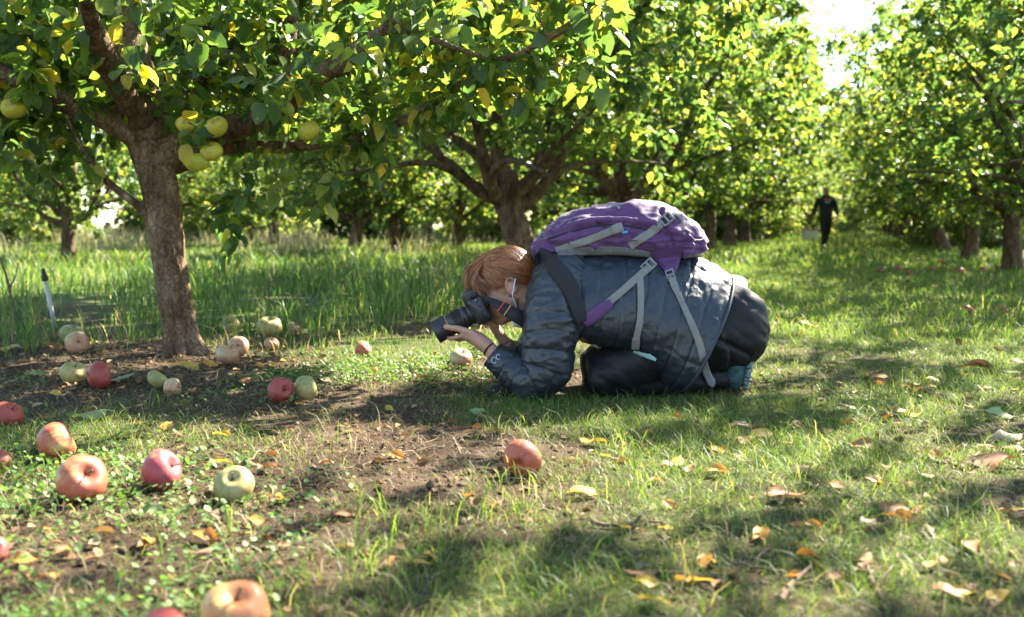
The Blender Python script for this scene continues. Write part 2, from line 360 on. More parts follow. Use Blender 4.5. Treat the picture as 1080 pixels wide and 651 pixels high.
# ------------------------------------------------------------------ grass
def blades(x, y, h, w, lean, tall=False, rng=RNG):
    n = len(x); z = gz(x, y) - .004; az = rng.uniform(0, 2 * np.pi, n); ad = az + rng.normal(0, .9, n)
    b = np.stack([x, y, z], -1); s = np.stack([np.cos(az + 1.57), np.sin(az + 1.57), 0 * az], -1) * (w / 2)[:, None]
    d = np.stack([np.cos(ad), np.sin(ad), 0 * az], -1) * (h * lean)[:, None]; u = np.stack([0 * h, 0 * h, h], -1)
    k = np.sqrt(np.clip(1 - (lean * .8) ** 2, .08, 1))[:, None]
    if tall:
        m1 = b + u * .38 * k ** .5 + d * .1; m2 = b + u * .75 * k ** .7 + d * .42; t = b + u * k * .98 + d
        V = np.stack([b - s, b + s, m1 + s * .9, m1 - s * .9, m2 + s * .65, m2 - s * .65, t], 1); o = np.arange(n)[:, None] * 7
        return V.reshape(-1, 3), [np.concatenate([o + [0, 1, 2, 3], o + [3, 2, 4, 5]]), o + [5, 4, 6]]
    m1 = b + u * .55 * k ** .6 + d * .3; t = b + u * k + d
    V = np.stack([b - s, b + s, m1 + s * .8, m1 - s * .8, t], 1); o = np.arange(n)[:, None] * 5
    return V.reshape(-1, 3), [o + [0, 1, 2, 3], o + [3, 2, 4]]
def view_pts(n, d0, d1, pad=.25, pw=1.0, rng=RNG, xr=None):
    """points on the ground spread over what the camera sees between two distances"""
    y = (d0 ** pw + rng.random(n) * (d1 ** pw - d0 ** pw)) ** (1 / pw); x = rng.uniform(-1, 1, n) * (y * .53 + pad)
    return x, y
def stuff(name, parts, mat, label, cat, smooth=True):
    V, F = join(parts); me = np_mesh(name, V, F, smooth); me.materials.append(mat)
    o = bpy.data.objects.new(name, me); C.objects.link(o)
    return props(o, label, cat, None, 'stuff')
TALLX = lambda x, y: (x < -.02 * (y - 4.5) - .05) & (y > 4.55 + .25 * fbm(xyz(x * 2, y * 2), 88)) & (x < .2 * (y - 5.5) - .1 + 0 * y)
def path_w(x, y):
    """distance across the rows from the middle of the grass path"""
    return (x - (2.0 + (y - 7.0) * .326)) * .95
def in_woman(x, y):
    return ((x > -.02) & (x < .82) & (y > 3.27) & (y < 3.75))
# short sward, near
x, y = view_pts(250000, 1.05, 5.4, .3, 1.6); g = gdens(x, y)
cl = fbm(xyz(x * 9, y * 9), 61, 2); k = (RNG.random(len(x)) < np.clip(g * 1.2 - .1 + .5 * cl, .05, 1)) & ~TALLX(x, y) & ~in_woman(x, y)
x, y, g = x[k], y[k], g[k]
h = RNG.gamma(4, .0085, len(x)) * (.55 + .6 * g); w = RNG.uniform(.0011, .0026, len(x)); ln = RNG.uniform(.55, 1.3, len(x))
near = [blades(x, y, np.clip(h, .012, .11), w, ln)]
# tufts of longer grass
tc = [(430, 575), (470, 560), (520, 545), (560, 505), (600, 570), (350, 600), (300, 640), (640, 520), (590, 640), (450, 640), (700, 600), (1040, 570), (1035, 600), (960, 520), (780, 640), (850, 470), (160, 430), (230, 560), (400, 540), (500, 610), (640, 470), (980, 400), (1060, 330), (930, 620), (40, 470), (20, 560), (330, 470), (380, 590), (520, 520)]
for q, (a, b_) in enumerate(tc):
    c = G(a, b_); m = 30; r = .06
    xx = c[0] + RNG.normal(0, r, m); yy = c[1] + RNG.normal(0, r, m)
    near.append(blades(xx, yy, RNG.uniform(.03, .095, m), RNG.uniform(.0022, .0036, m), RNG.uniform(.4, 1.1, m), True))
stuff('short_grass', near, M['grass'], 'short patchy grass around the kneeling photographer and foreground', 'grass')
# sward further off
x, y = view_pts(95000, 5.0, 15, .6, 1.3); k = ~TALLX(x, y) & (RNG.random(len(x)) < gdens(x, y) + .15); x, y = x[k], y[k]
far = [blades(x, y, RNG.uniform(.03, .09, len(x)), RNG.uniform(.004, .008, len(x)), RNG.uniform(.3, .95, len(x)))]
x, y = view_pts(60000, 14, 46, 1.5, 1.1)
far.append(blades(x, y, RNG.uniform(.06, .16, len(x)), RNG.uniform(.012, .03, len(x)), RNG.uniform(.2, .9, len(x))))
yy_ = RNG.uniform(44, 85, 16000); xx_ = 2 + (yy_ - 7) * .326 + RNG.uniform(-7, 9, 16000); far.append(blades(xx_, yy_, RNG.uniform(.12, .3, 16000), RNG.uniform(.03, .06, 16000), RNG.uniform(.2, .9, 16000)))
stuff('path_grass', far, M['grass'], 'mown grass of the path and orchard floor behind the photographer', 'grass')
# tall grass behind the nearest tree, and weeds at the foot of the right row
x, y = view_pts(60000, 4.4, 17, .6, 1.15); k = TALLX(x, y) & (RNG.random(len(x)) < .42 + 1.3 * fbm(xyz(x * 1.8, y * 1.8), 71)); x, y = x[k], y[k]
hs = np.clip(.09 + .045 * (y - 4.6), .08, .20) * (1 + 1.2 * fbm(xyz(x * 1.9, y * 1.9), 72))
tall = [blades(x, y, hs * RNG.uniform(.5, 1.15, len(x)), RNG.uniform(.004, .009, len(x)) * np.clip(y / 7, .8, 2), RNG.uniform(.1, .8, len(x)), True)]
for a, b_, m, hh in ((140, 345, 40, .28), (230, 350, 30, .24), (430, 330, 60, .34), (460, 335, 60, .3), (475, 330, 40, .3), (330, 350, 40, .24), (300, 355, 30, .22), (30, 372, 30, .2), (105, 368, 24, .2), (400, 345, 40, .25), (270, 352, 30, .2)):
    c = G(a, b_); xx = c[0] + RNG.normal(0, .09, m); yy = c[1] + RNG.normal(0, .12, m)
    tall.append(blades(xx, yy, RNG.uniform(.5, 1.2, m) * hh, RNG.uniform(.004, .007, m), RNG.uniform(.15, .8, m), True))
tq = len(x); kk = RNG.random(tq) < .05
strawt = [blades(x[kk], y[kk], hs[kk] * RNG.uniform(.9, 1.7, kk.sum()), RNG.uniform(.003, .006, kk.sum()) * np.clip(y[kk] / 7, .8, 2), RNG.uniform(.1, .9, kk.sum()), True)]
stuff('tall_grass', tall, M['grass_tall'], 'tall uncut green grass behind the nearest tree', 'grass')
wd = []
for a, b_, m, hh in ((1068, 322, 40, .3), (1045, 330, 30, .22), (1010, 318, 24, .16), (1075, 345, 30, .22), (1030, 300, 40, .25), (1055, 362, 22, .16)):
    c = G(a, b_); xx = c[0] + RNG.normal(0, .12, m); yy = c[1] + RNG.normal(0, .15, m)
    wd.append(blades(xx, yy, RNG.uniform(.5, 1.2, m) * hh, RNG.uniform(.004, .008, m), RNG.uniform(.15, .8, m), True))
x, y = view_pts(30000, 8, 40, 1.2, 1.1); k = (path_w(x, y) > 2.1) & (path_w(x, y) < 4.2) & (RNG.random(len(x)) < .35); x, y = x[k], y[k]
wd.append(blades(x, y, RNG.uniform(.08, .24, len(x)), RNG.uniform(.006, .014, len(x)), RNG.uniform(.2, .8, len(x)), True))
stuff('verge_grass', wd, M['grass_tall'], 'long grass along the foot of the right row of trees', 'grass')
# straw and bleached stems
x, y = RNG.uniform(-17, 1.5, 26000), RNG.uniform(17, 33, 26000); k = (x < .32 * y - 7.2) & (RNG.random(26000) < .1 + 1.6 * fbm(xyz(x * .45, y * .45), 73)); x, y = x[k], y[k]
dry = [blades(x, y, RNG.uniform(.12, .6, len(x)) * (1 + .7 * fbm(xyz(x * .7, y * .7), 74)), RNG.uniform(.010, .024, len(x)), RNG.uniform(.1, .55, len(x)), True)]
stuff('dry_tall_grass', dry, M['grass_dry'], 'pale dry tall grass in the sunny gap far left', 'grass')
x, y = view_pts(60000, 1.1, 6, .3, 1.6); k = RNG.random(len(x)) < .85 - .65 * gdens(x, y); x, y = x[k], y[k]
straw = strawt + [blades(x, y, RNG.gamma(3, .014, len(x)) + .008, RNG.uniform(.0009, .0022, len(x)), RNG.uniform(1.1, 1.25, len(x)))]
for a, b_, hh in ((118, 350, .3), (128, 345, .25), (20, 350, .3), (460, 300, .34), (475, 310, .3), (445, 320, .25), (90, 350, .25), (240, 355, .2), (300, 350, .22)):
    c = G(a, b_ + 20); straw.append(blades(c[0] + RNG.normal(0, .05, 5), c[1] + RNG.normal(0, .05, 5), RNG.uniform(.6, 1.1, 5) * hh, np.full(5, .0035), RNG.uniform(.3, .9, 5), True))
stuff('straw_stems', straw, M['straw'], 'bleached dry grass stems lying over the bare soil', 'grass')
# clover and low weeds
def rosette(x, y, s, rng=RNG):
    n = len(x); a = rng.uniform(0, 6.28, n); q = np.arange(6) / 6 * 6.283
    ca = np.cos(a[:, None] + q) * s[:, None] * [1, .8, .9, 1, .85, .9]; sa = np.sin(a[:, None] + q) * s[:, None]
    tl = rng.normal(0, .45, (n, 2)); hz = gz(x, y) + rng.uniform(.006, .03, n)
    V = np.stack([x[:, None] + ca, y[:, None] + sa, hz[:, None] + ca * tl[:, :1] + sa * tl[:, 1:] + np.array([0, .15, 0, .15, 0, .15]) * s[:, None]], -1)
    o = np.arange(n)[:, None] * 6
    return V.reshape(-1, 3), [np.concatenate([o + [0, 1, 2, 3], o + [0, 3, 4, 5]])]
x, y = view_pts(60000, 1.15, 4.6, .3, 1.5)
f = fbm(xyz(x * 2.2, y * 2.2), 91, 3) + .75 * np.exp(-((x + .95) / .45) ** 2 - ((y - 2.15) / .45) ** 2) + .95 * np.exp(-((x + .55) / .5) ** 2 - ((y - 3.95) / .6) ** 2) - .35 * (x > .2) - .5 * (x > -.35) * (y < 2.4) - .55 * np.exp(-((x + .42) / .3) ** 2 - ((y - 2.6) / .5) ** 2)
k = (f > .15) & (RNG.random(len(x)) < f * .85) & ~in_woman(x, y); x, y = x[k], y[k]
stuff('clover_patch', [rosette(x, y, RNG.uniform(.0035, .008, len(x)))], M['clover'], 'small round-leaved clover between the fallen apples', 'clover', False)

# ------------------------------------------------------------------ leaves
LEAF_LO = (np.array([[0, 0, 0], [-.34, .3, .07], [-.33, .65, .05], [0, 1, -.1], [.33, .65, .05], [.34, .3, .07]], float), [np.array([[0, 3, 2, 1], [0, 5, 4, 3]])])
def leaf_hi(curl=.15, fold=.1, wav=.03, width=.34, seed=0):
    t = np.array([0, .17, .45, .78, 1.0]); wd_ = np.array([0, .78, 1.04, .76, 0]) * width; z = -curl * t ** 2
    r = np.random.default_rng(seed); V = [[0, a, b] for a, b in zip(t, z)]
    for s in (-1, 1):
        for i in (1, 2, 3): V.append([s * wd_[i], t[i] - .03, z[i] + fold + r.normal(0, wav)])
    q = np.array([[1, 2, 6, 5], [2, 3, 7, 6], [2, 1, 8, 9], [3, 2, 9, 10]]); tr = np.array([[0, 1, 5], [3, 4, 7], [1, 0, 8], [4, 3, 10]])
    return np.array(V), [q, tr]
def leaf_frames(D, N):
    Y = unit(D); X = unit(np.cross(Y, N)); return X, Y, np.cross(X, Y)
def place_leaves(tpl, Pn, D, N, S):
    X, Y, Z = leaf_frames(D, N); T, Fs = tpl
    V = Pn[:, None] + S[:, None, None] * (T[None, :, :1] * X[:, None] + T[None, :, 1:2] * Y[:, None] + T[None, :, 2:] * Z[:, None])
    o = np.arange(len(Pn))[:, None, None] * len(T)
    return V.reshape(-1, 3), [(f[None] + o).reshape(-1, f.shape[1]) for f in Fs]

# ------------------------------------------------------------------ trees
def grow(limbs, tips, rng, per=20, sides=4, spread=.3):
    """limbs: list of (points, radii). Joins every tip to the nearest wood by a curved twig; returns twigs and leaf places"""
    NP_, NR = [], []
    for p, r in limbs:
        m = max(6, int(np.linalg.norm(np.diff(p, axis=0), axis=1).sum() / .07)); NP_.append(cr(p, m)); NR.append(cr(r, m)[:, 0])
    N = np.concatenate(NP_); R = np.concatenate(NR); cnt = len(N); cap = cnt + len(tips) * 5
    NN = np.zeros((cap, 3)); RR = np.zeros(cap); NN[:cnt] = N; RR[:cnt] = R
    d = np.array([np.min(((N - t) ** 2).sum(1)) for t in tips]); tips = tips[np.argsort(d)]
    tw, LP, LD = [], [], []
    for t in tips:
        df = NN[:cnt] - t; ds = np.sqrt((df ** 2).sum(1)); cost = ds + .25 * np.maximum(0, df[:, 2]) + .02 / (RR[:cnt] + .004) * .02
        j = int(np.argmin(cost)); p0 = NN[j]; L = ds[j]
        if L < .03: continue
        r0 = min(RR[j] * .6, .003 + .008 * L); v = (t - p0)
        c = p0 + v * .5 + np.array([0, 0, .13 * L]) + rng.normal(0, .09 * L, 3)
        u = np.linspace(0, 1, 5)[:, None]; pts = (1 - u) ** 2 * p0 + 2 * u * (1 - u) * c + u * u * t
        rr = np.maximum(r0 * (1 - .8 * u[:, 0]), .0014); tw.append(tube(pts, rr, sides, cap=False))
        NN[cnt:cnt + 4] = pts[1:]; RR[cnt:cnt + 4] = rr[1:]; cnt += 4
        nl = rng.poisson(per); reach = min(1.0, .55 / L); a = 1 - rng.random(nl) ** 1.3 * reach; a = a[:, None]
        q = (1 - a) ** 2 * p0 + 2 * a * (1 - a) * c + a * a * t; tg = unit(2 * (1 - a) * (c - p0) + 2 * a * (t - c))
        rd = unit(rng.normal(0, 1, (nl, 3)))
        LP.append(q + rd * rng.uniform(.01, 1, (nl, 1)) * spread * .25); LD.append(tg * .45 + rd * .9 + np.array([0, 0, -.35]))
    LP = np.concatenate(LP); LD = unit(np.concatenate(LD)); LN = unit(np.array([0, 0, 1.0]) * .9 + rng.normal(0, .55, LP.shape))
    return join(tw), LP, LD, LN
def woody(limbs, n=12):
    out = []
    for p, r in limbs:
        m = max(8, int(np.linalg.norm(np.diff(p, axis=0), axis=1).sum() / .06)); V, F = tube(p, r, n, m)
        rr = np.repeat(np.maximum(cr(r, m)[:, 0], .001), n)
        c = np.repeat(cr(p, m), n, 0); k = len(c); dd = V[:k] - c
        V[:k] = c + dd * (1 + .16 * fbm(V[:k] * 14, 5, 2)[:, None] + .10 * vnoise(V[:k] * 40, 8)[:, None]); out.append((V, F))
    return join(out)
def proto_tree(seed, R=2.35, H=4.7, base=.72, nt=1200, per=18, ls=(.066, .1), limb=.8):
    rng = np.random.default_rng(seed); limbs = []; fk = rng.uniform(.72, .95); ln = rng.normal(0, .12, 2)
    limbs.append((np.array([[0, 0, -.08], [.0, .0, .02], [ln[0] * .3, ln[1] * .3, .3], [ln[0] * .7, ln[1] * .7, .6], [ln[0], ln[1], fk + .25]]), np.array([.20, .17, .13, .12, .105])))
    k = 6; a0 = rng.uniform(0, 6.28); o = np.array([ln[0], ln[1], fk])
    for i in range(k):
        a = a0 + i * 6.283 / k + rng.normal(0, .2); d = np.array([math.cos(a), math.sin(a), 0]); r = R * rng.uniform(.6, .82); z = rng.uniform(1.5, 2.6)
        p = np.array([o + [0, 0, rng.uniform(-.18, .1)], o + d * .28 * r + [0, 0, .25], o + d * .62 * r + [0, 0, z * .55], o + d * r + [0, 0, z]]); p[1:] += rng.normal(0, .08, (3, 3))
        limbs.append((p, np.array([.085, .062, .04, .016]) * limb))
        s = a + rng.choice([-1, 1]) * .6; e = np.array([math.cos(s), math.sin(s), 0]); q = p[1]
        limbs.append((np.array([q, q + e * .5 + [0, 0, .12], q + e * R * .62 + [0, 0, rng.uniform(-.05, .35)]]), np.array([.045, .032, .01]) * limb))
    limbs.append((np.array([o + [0, 0, .1], o + [.12, .06, .9], o + [-.05, .12, 1.9], o + [.05, 0, H - 1.5]]), np.array([.085, .065, .045, .014])))
    t = []
    while len(t) < nt:
        v = rng.normal(0, 1, 3); v /= np.linalg.norm(v); lump = 1 + .28 * float(vnoise(v[None] * 2.1 + seed, seed)[0]); q = rng.random() ** .45
        if q < .38: continue
        c = np.array([v[0] * R * lump * q, v[1] * R * lump * q, (H + base) / 2 + v[2] * (H - base) / 2 * lump * q])
        rad = math.hypot(c[0], c[1])
        if c[2] < base + .12 * rng.normal() + .45 * max(0, .9 - rad): continue
        t.append(c)
    tw, LP, LD, LN = grow(limbs, np.array(t), rng, per)
    S = rng.uniform(ls[0], ls[1], len(LP))
    return woody(limbs), tw, place_leaves(LEAF_LO, LP, LD, LN, S)
PROTO = []
for q, sd in enumerate((11, 23, 37, 52)):
    w, tw, lv = proto_tree(sd, R=(2.3, 2.45, 2.2, 2.5)[q], H=(4.7, 5.1, 4.5, 5.3)[q], base=(.78, .55, .6, .5)[q])
    d = {}
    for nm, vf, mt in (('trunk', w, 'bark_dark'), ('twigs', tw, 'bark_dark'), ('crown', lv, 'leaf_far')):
        me = np_mesh(nm, vf[0], vf[1], nm != 'crown'); me.materials.append(M[mt]); d[nm] = me
    PROTO.append(d)
def bush_proto(seed):
    rng = np.random.default_rng(seed); limbs = []
    for i in range(7):
        a = i * .9 + rng.normal(0, .2); d = np.array([math.cos(a), math.sin(a), 0]); z = rng.uniform(1.2, 2.2)
        limbs.append((np.array([d * .08 + [0, 0, -.05], d * .4 + [0, 0, z * .45], d * rng.uniform(.8, 1.5) + [0, 0, z]]), np.array([.04, .028, .01])))
    t = []
    while len(t) < 800:
        v = rng.normal(0, 1, 3); v /= np.linalg.norm(v); v[2] = abs(v[2]); q = rng.random() ** .4 * (1 + .35 * float(vnoise(v[None] * 2.4 + seed, seed)[0])); t.append(np.array([v[0] * 2.1 * q, v[1] * 2.1 * q, .1 + v[2] * 2.7 * q]))
    tw, LP, LD, LN = grow(limbs, np.array(t), rng, 16)
    return woody(limbs, 8), tw, place_leaves(LEAF_LO, LP, LD, LN, rng.uniform(.09, .14, len(LP)))
for sd in (71, 83):
    w, tw, lv = bush_proto(sd); d = {}
    for nm, vf, mt in (('trunk', w, 'bark'), ('twigs', tw, 'bark'), ('crown', lv, 'leaf_bush')):
        me = np_mesh(nm, vf[0], vf[1], nm != 'crown'); me.materials.append(M[mt]); d[nm] = me
    PROTO.append(d)
w, tw, lv = proto_tree(61, R=2.75, H=5.2, base=1.05, nt=560, per=17); d = {}
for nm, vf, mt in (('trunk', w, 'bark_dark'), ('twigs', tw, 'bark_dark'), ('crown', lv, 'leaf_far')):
    me = np_mesh(nm, vf[0], vf[1], nm != 'crown'); me.materials.append(M[mt]); d[nm] = me
PROTO.append(d)
def orchard_tree(x, y, k, rot, sc, label, group, name='apple_tree', cat='tree'):
    r = thing(name, label, cat, (x, y, float(gz(x, y))), group, rot, sc)
    for nm in ('trunk', 'twigs', 'crown'):
        o = bpy.data.objects.new(nm, PROTO[k][nm]); C.objects.link(o); o.parent = r
        if nm != 'trunk': o['kind'] = 'stuff'
    return r
ST = np.array([1.487, 4.56])
LEFT = 'trees of the left row along the path'; RIGHT = 'trees of the right row along the path'; BACK = 'trees of the orchard behind'
ordn = ['', 'first', 'second', 'third', 'fourth', 'fifth', 'sixth', 'seventh', 'eighth', 'ninth', 'tenth', 'eleventh', 'twelfth']
L0 = np.array([-1.48, 4.45])
for k in range(1, 11):
    p = L0 + k * ST + (np.array([.16, 0]) if k == 1 else 0)
    lab = 'dark forked apple tree standing right behind the kneeling photographer' if k == 1 else 'sunlit apple tree, %s beyond the photographer in the left row of the path' % ordn[k - 1]
    orchard_tree(p[0], p[1], (1, 0, 3, 2)[k % 4], (.6, 2.1, 4.0, 5.2, 1.3)[k % 5], 1.0 + .05 * (k % 3) + (.13 if k > 2 else 0), lab, LEFT)
R0 = np.array([6.95, 13.8])
for k in range(-2, 9):
    p = R0 + k * ST
    if k == -2: p = np.array([4.45, 5.1])
    if k == -1: p = np.array([5.65, 9.9])
    lab = {-2: 'apple tree beside the path whose crown shades the right foreground', -1: 'apple tree with yellow-green leaves reaching in at the upper right edge'}.get(k, 'shaded apple tree, %s trunk counted from the right edge in the right row' % ordn[k + 1] if k >= 0 else '')
    orchard_tree(p[0], p[1], 6 if k == -2 else (2, 3, 0, 1)[k % 4], (3.3, .4, 1.9, 5.5, 2.7)[k % 5], {-2: 1.0, -1: .86}.get(k, 1.0 + .05 * (k % 3)), lab, RIGHT)
bk = [(-7.4, 16.6, 'slender pale-trunked apple tree in the sunny grass at far left'), (-2.9, 18.1, 'apple tree with thin dark trunk behind the tall grass'), (-2.35, 20.2, 'apple tree with thin dark trunk just right of another thin trunk'), (-1.25, 23.0, 'apple tree between the thin trunks and the big forked tree'),
      (-11.5, 19.5, 'apple tree at the far left edge behind the dry grass'), (-6.2, 26, 'apple tree in the back row behind the leaning near trunk'), (-10.5, 30, 'apple tree far behind the dry grass at left'), (-14.5, 27, 'apple tree at the far left back corner'), (-2.6, 31, 'apple tree in the back row left of the forked tree'), (1.2, 30.5, 'apple tree in the back row behind the forked tree'),
      (-7, 38, 'tall background tree behind the left orchard'), (-13, 40, 'tall background tree at the far left'), (-1, 41, 'tall background tree behind the middle of the orchard'), (-19, 38, 'tall background tree beyond the left edge'), (4.5, 42, 'tall background tree behind the backpack'), (9, 47, 'tall background tree left of the walking person')]
for q, (x_, y_, lb) in enumerate(bk):
    orchard_tree(x_, y_, 1 + q % 3, q * 1.7, (.85 if y_ < 25 else 1.0) if y_ < 36 else 1.45, lb, BACK)
for q, (x_, y_) in enumerate([(20.5, 78), (25.5, 80), (23, 58), (15.5, 74), (28, 58), (16.5, 70), (31, 48), (19.5, 31), (24, 38)]):
    orchard_tree(x_, y_, (q * 3 + 1) % 4, q * 2.3, (2.0 if y_ > 73 else 1.35) if y_ > 40 else 1.05, 'distant tree massed behind the right row and path end, %s in order of distance' % ordn[1 + sorted([(20.5, 78), (25.5, 80), (23, 58), (15.5, 74), (28, 58), (16.5, 70), (31, 48), (19.5, 31), (24, 38)], key=lambda v: v[1]).index((x_, y_))], 'trees massed behind the right row')

onum = ordn[1:] + ['thirteenth', 'fourteenth', 'fifteenth', 'sixteenth', 'seventeenth', 'eighteenth', 'nineteenth', 'twentieth', 'twenty-first', 'twenty-second']
for q in range(22):
    a_ = -24 + q * 2.6 + RNG.normal(0, .5); b__ = 35 + 3.0 * math.sin(q * 1.9) + max(0, a_ - 5) * 1.9
    orchard_tree(a_, b__, 4 + q % 2, q * 1.3, 1.0 + .35 * RNG.random(), 'sunlit pale green bush, %s from the left in the hedge closing the far side' % onum[q], 'bushes of the far hedge', 'bush', 'bush')

for q, (a_, b__) in enumerate([(15.2, 31.5), (13.4, 28.5), (19.8, 41), (17.2, 37), (22.5, 44), (12.3, 25)]):
    orchard_tree(a_, b__, 4 + q % 2, q * 2.1, 1.0, 'green bush filling the gap behind the right row trunks, %s from the right edge' % onum[q], 'bushes behind the right row', 'bush', 'bush')

# the nearest apple tree
def PX(rows): return np.array([P(a, b_, c) for a, b_, c in rows])
NT = thing('apple_tree', 'nearest apple tree with thick leaning grey-brown trunk at left', 'tree', P(195, 378, 4.45) * [1, 1, 0])
trunk_px = [(196, 392, 4.45), (195, 378, 4.45), (191, 355, 4.45), (186, 325, 4.45), (181, 295, 4.45), (175, 250, 4.45), (169, 205, 4.45), (160, 165, 4.45), (152, 130, 4.45)]
trunk_r = [.125, .108, .085, .079, .078, .080, .084, .087, .078]
ns, nt_ = 220, 120
tp = cr(PX(trunk_px), ns); trr = cr(trunk_r, ns)[:, 0]; T_, A_, B_ = frames(tp); th = np.linspace(0, 6.2832, nt_, endpoint=False)
hgt = tp[:, 2][:, None]; dirs = A_[:, None] * np.cos(th)[None, :, None] + B_[:, None] * np.sin(th)[None, :, None]
ang = np.arctan2(dirs[..., 1], dirs[..., 0])
flut = np.exp(-np.clip(hgt, 0, 9) / .16) * (.16 * np.cos(ang * 4 + 1.2 + .4 * np.sin(hgt * 9)) + .12 * np.cos(ang * 7 + 2.0)) 
groove = -.20 * np.exp(-(((ang + .95 + .25 * (hgt - .15)) / .17) ** 2)) * np.exp(-(np.clip(hgt - .0, 0, 9) / .24) ** 2)
Rn = tp[:, None] + trr[:, None, None] * dirs
rel = 1 + flut + groove + .13 * fbm(Rn * [7, 7, 4], 14, 3) + .06 * fbm(Rn * [38, 38, 14], 15, 3) - .07 * (1 - np.abs(fbm(Rn * [26, 26, 9] + .3 * fbm(Rn * 20, 19)[..., None], 18, 2))) ** 5 + .12 * np.exp(-(hgt - 1.0) ** 2 / .02) * fbm(Rn * 9, 16)
Rn = tp[:, None] + (trr[:, None] * rel)[..., None] * dirs
part('trunk', ring_mesh(Rn), NT, M['bark'], label='thick leaning trunk with fluted base')
nl_ = [
 ([(156, 150, 4.45), (150, 110, 4.45), (140, 60, 4.46), (122, 0, 4.5), (110, -60, 4.5), (100, -140, 4.5), (96, -230, 4.5)], [.095, .082, .075, .066, .05, .032, .015]),
 ([(158, 150, 4.45), (115, 128, 4.4), (60, 105, 4.3), (0, 75, 4.2), (-80, 40, 4.1), (-160, 10, 4.0)], [.06, .05, .043, .036, .026, .012]),
 ([(165, 165, 4.45), (215, 143, 4.42), (265, 128, 4.35), (300, 105, 4.25), (345, 75, 4.2), (400, 38, 4.15), (450, 0, 4.1), (520, -60, 4.05)], [.075, .062, .053, .05, .045, .037, .029, .014]),
 ([(178, 178, 4.5), (240, 156, 4.5), (300, 155, 4.5), (370, 148, 4.42), (430, 125, 4.3), (490, 85, 4.25), (560, 52, 4.2), (620, 20, 4.1)], [.04, .030, .026, .022, .018, .013, .009, .004]),
 ([(293, 116, 4.28), (303, 60, 4.3), (308, 0, 4.35), (310, -80, 4.4), (325, -170, 4.4)], [.045, .036, .031, .022, .01]),
 ([(155, 140, 4.5), (200, 90, 4.9), (250, 50, 5.3), (290, 0, 5.6), (340, -60, 5.8)], [.07, .052, .04, .03, .012]),
 ([(150, 130, 4.42), (120, 80, 4.1), (100, 30, 3.85), (80, -40, 3.55), (60, -100, 3.3)], [.065, .05, .036, .022, .01]),
 ([(160, 232, 4.42), (143, 215, 4.38), (115, 193, 4.34), (88, 158, 4.3), (70, 122, 4.25)], [.024, .018, .015, .010, .005]),
 ([(400, 36, 4.15), (430, 32, 4.1), (470, 47, 4.05), (530, 62, 4.0), (590, 30, 3.95), (630, 5, 3.9)], [.018, .014, .011, .008, .006, .003]),
 ([(140, 120, 4.5), (100, 90, 4.9), (40, 60, 5.3), (-30, 20, 5.6)], [.055, .042, .03, .012])]
NL = []
for q, (pp, rr) in enumerate(nl_):
    w = (PX(pp), np.array(rr)); NL.append(w); part('branch', woody([w], 14), NT, M['bark'])
rg = np.random.default_rng(5); tips = []
bx = np.array([-400, 0, 110, 150, 215, 260, 350, 430, 500, 600, 660]); by = np.array([190, 178, 165, 135, 150, 190, 182, 150, 112, 92, 70])
while len(tips) < 1500:
    c = np.array([rg.uniform(-3.6, .5), rg.uniform(2.9, 6.3), rg.uniform(.85, 3.2)])
    e = (c - [-1.35, 4.5, 2.1]) / [2.25, 1.8, 1.3]
    if (e ** 2).sum() > 1 + .3 * fbm(c[None] * 1.3, 44)[0]: continue
    u_, v_, _ = proj(c)
    if v_ > np.interp(u_, bx, by) + rg.normal(0, 9) or u_ > 655: continue
    if v_ < -40 and rg.random() < .9: continue
    if c[1] < 4.05 and v_ > -40 and rg.random() < .7: continue
    sl = c - np.array([-1.42, 4.45, .3]); sd_ = np.array(sun_dir)
    if np.linalg.norm(sl - sd_ * (sl @ sd_)) < .38 and rg.random() < .8: continue
    tips.append(c)
for a, b_, c in ((246, 258, 4.2), (238, 232, 4.2), (250, 215, 4.15), (232, 200, 4.25), (345, 205, 4.2), (352, 188, 4.2), (395, 180, 4.15), (410, 170, 4.2), (300, 215, 4.3), (330, 225, 4.25), (270, 200, 4.2), (640, 14, 3.95), (636, 90, 4.0), (600, 72, 4.05), (570, 60, 4.1), (560, 95, 4.1), (540, 108, 4.1), (500, 110, 4.15), (490, 130, 4.1), (455, 140, 4.2), (20, 170, 4.2), (50, 180, 4.3), (90, 172, 4.2), (0, 150, 4.0)):
    tips.append(P(a, b_, c))
tw, LP, LD, LN = grow(NL, np.array(tips), rg, 10, 5, .25)
part('twigs', tw, NT, M['bark'], kind='stuff')
LS = rg.uniform(.042, .095, len(LP))
keep = ~((LP[:, 1] < 3.9) & (proj(LP)[0] < 220) & (proj(LP)[1] > 168)); LP, LD, LN, LS = LP[keep], LD[keep], LN[keep], LS[keep]
u_, v_, z_ = proj(LP); vis = (u_ > 3) & (u_ < 1077) & (v_ > 3) & (v_ < 300); order = np.argsort(np.where(vis, z_ / LS, 1e9))[:290]
TPL = [leaf_hi(c, f, .03, w, s) for s, (c, f, w) in enumerate([(.18, .10, .34), (.45, .14, .33), (-.12, .16, .36), (.3, .05, .3), (.6, .18, .35), (.15, .24, .32)])]
rest = np.ones(len(LP), bool); rest[order] = False; ridx = np.where(rest)[0]
part('foliage', join([place_leaves(TPL[s], LP[ridx[s::6]], LD[ridx[s::6]], LN[ridx[s::6]], LS[ridx[s::6]]) for s in range(6)]), NT, M['leaf'], kind='stuff')
lms = []
for t in TPL:
    me = np_mesh('leaf', t[0], t[1]); me.materials.append(M['leaf']); lms.append(me)
X_, Y_, Z_ = leaf_frames(LD, LN); nb = rootloc(NT)
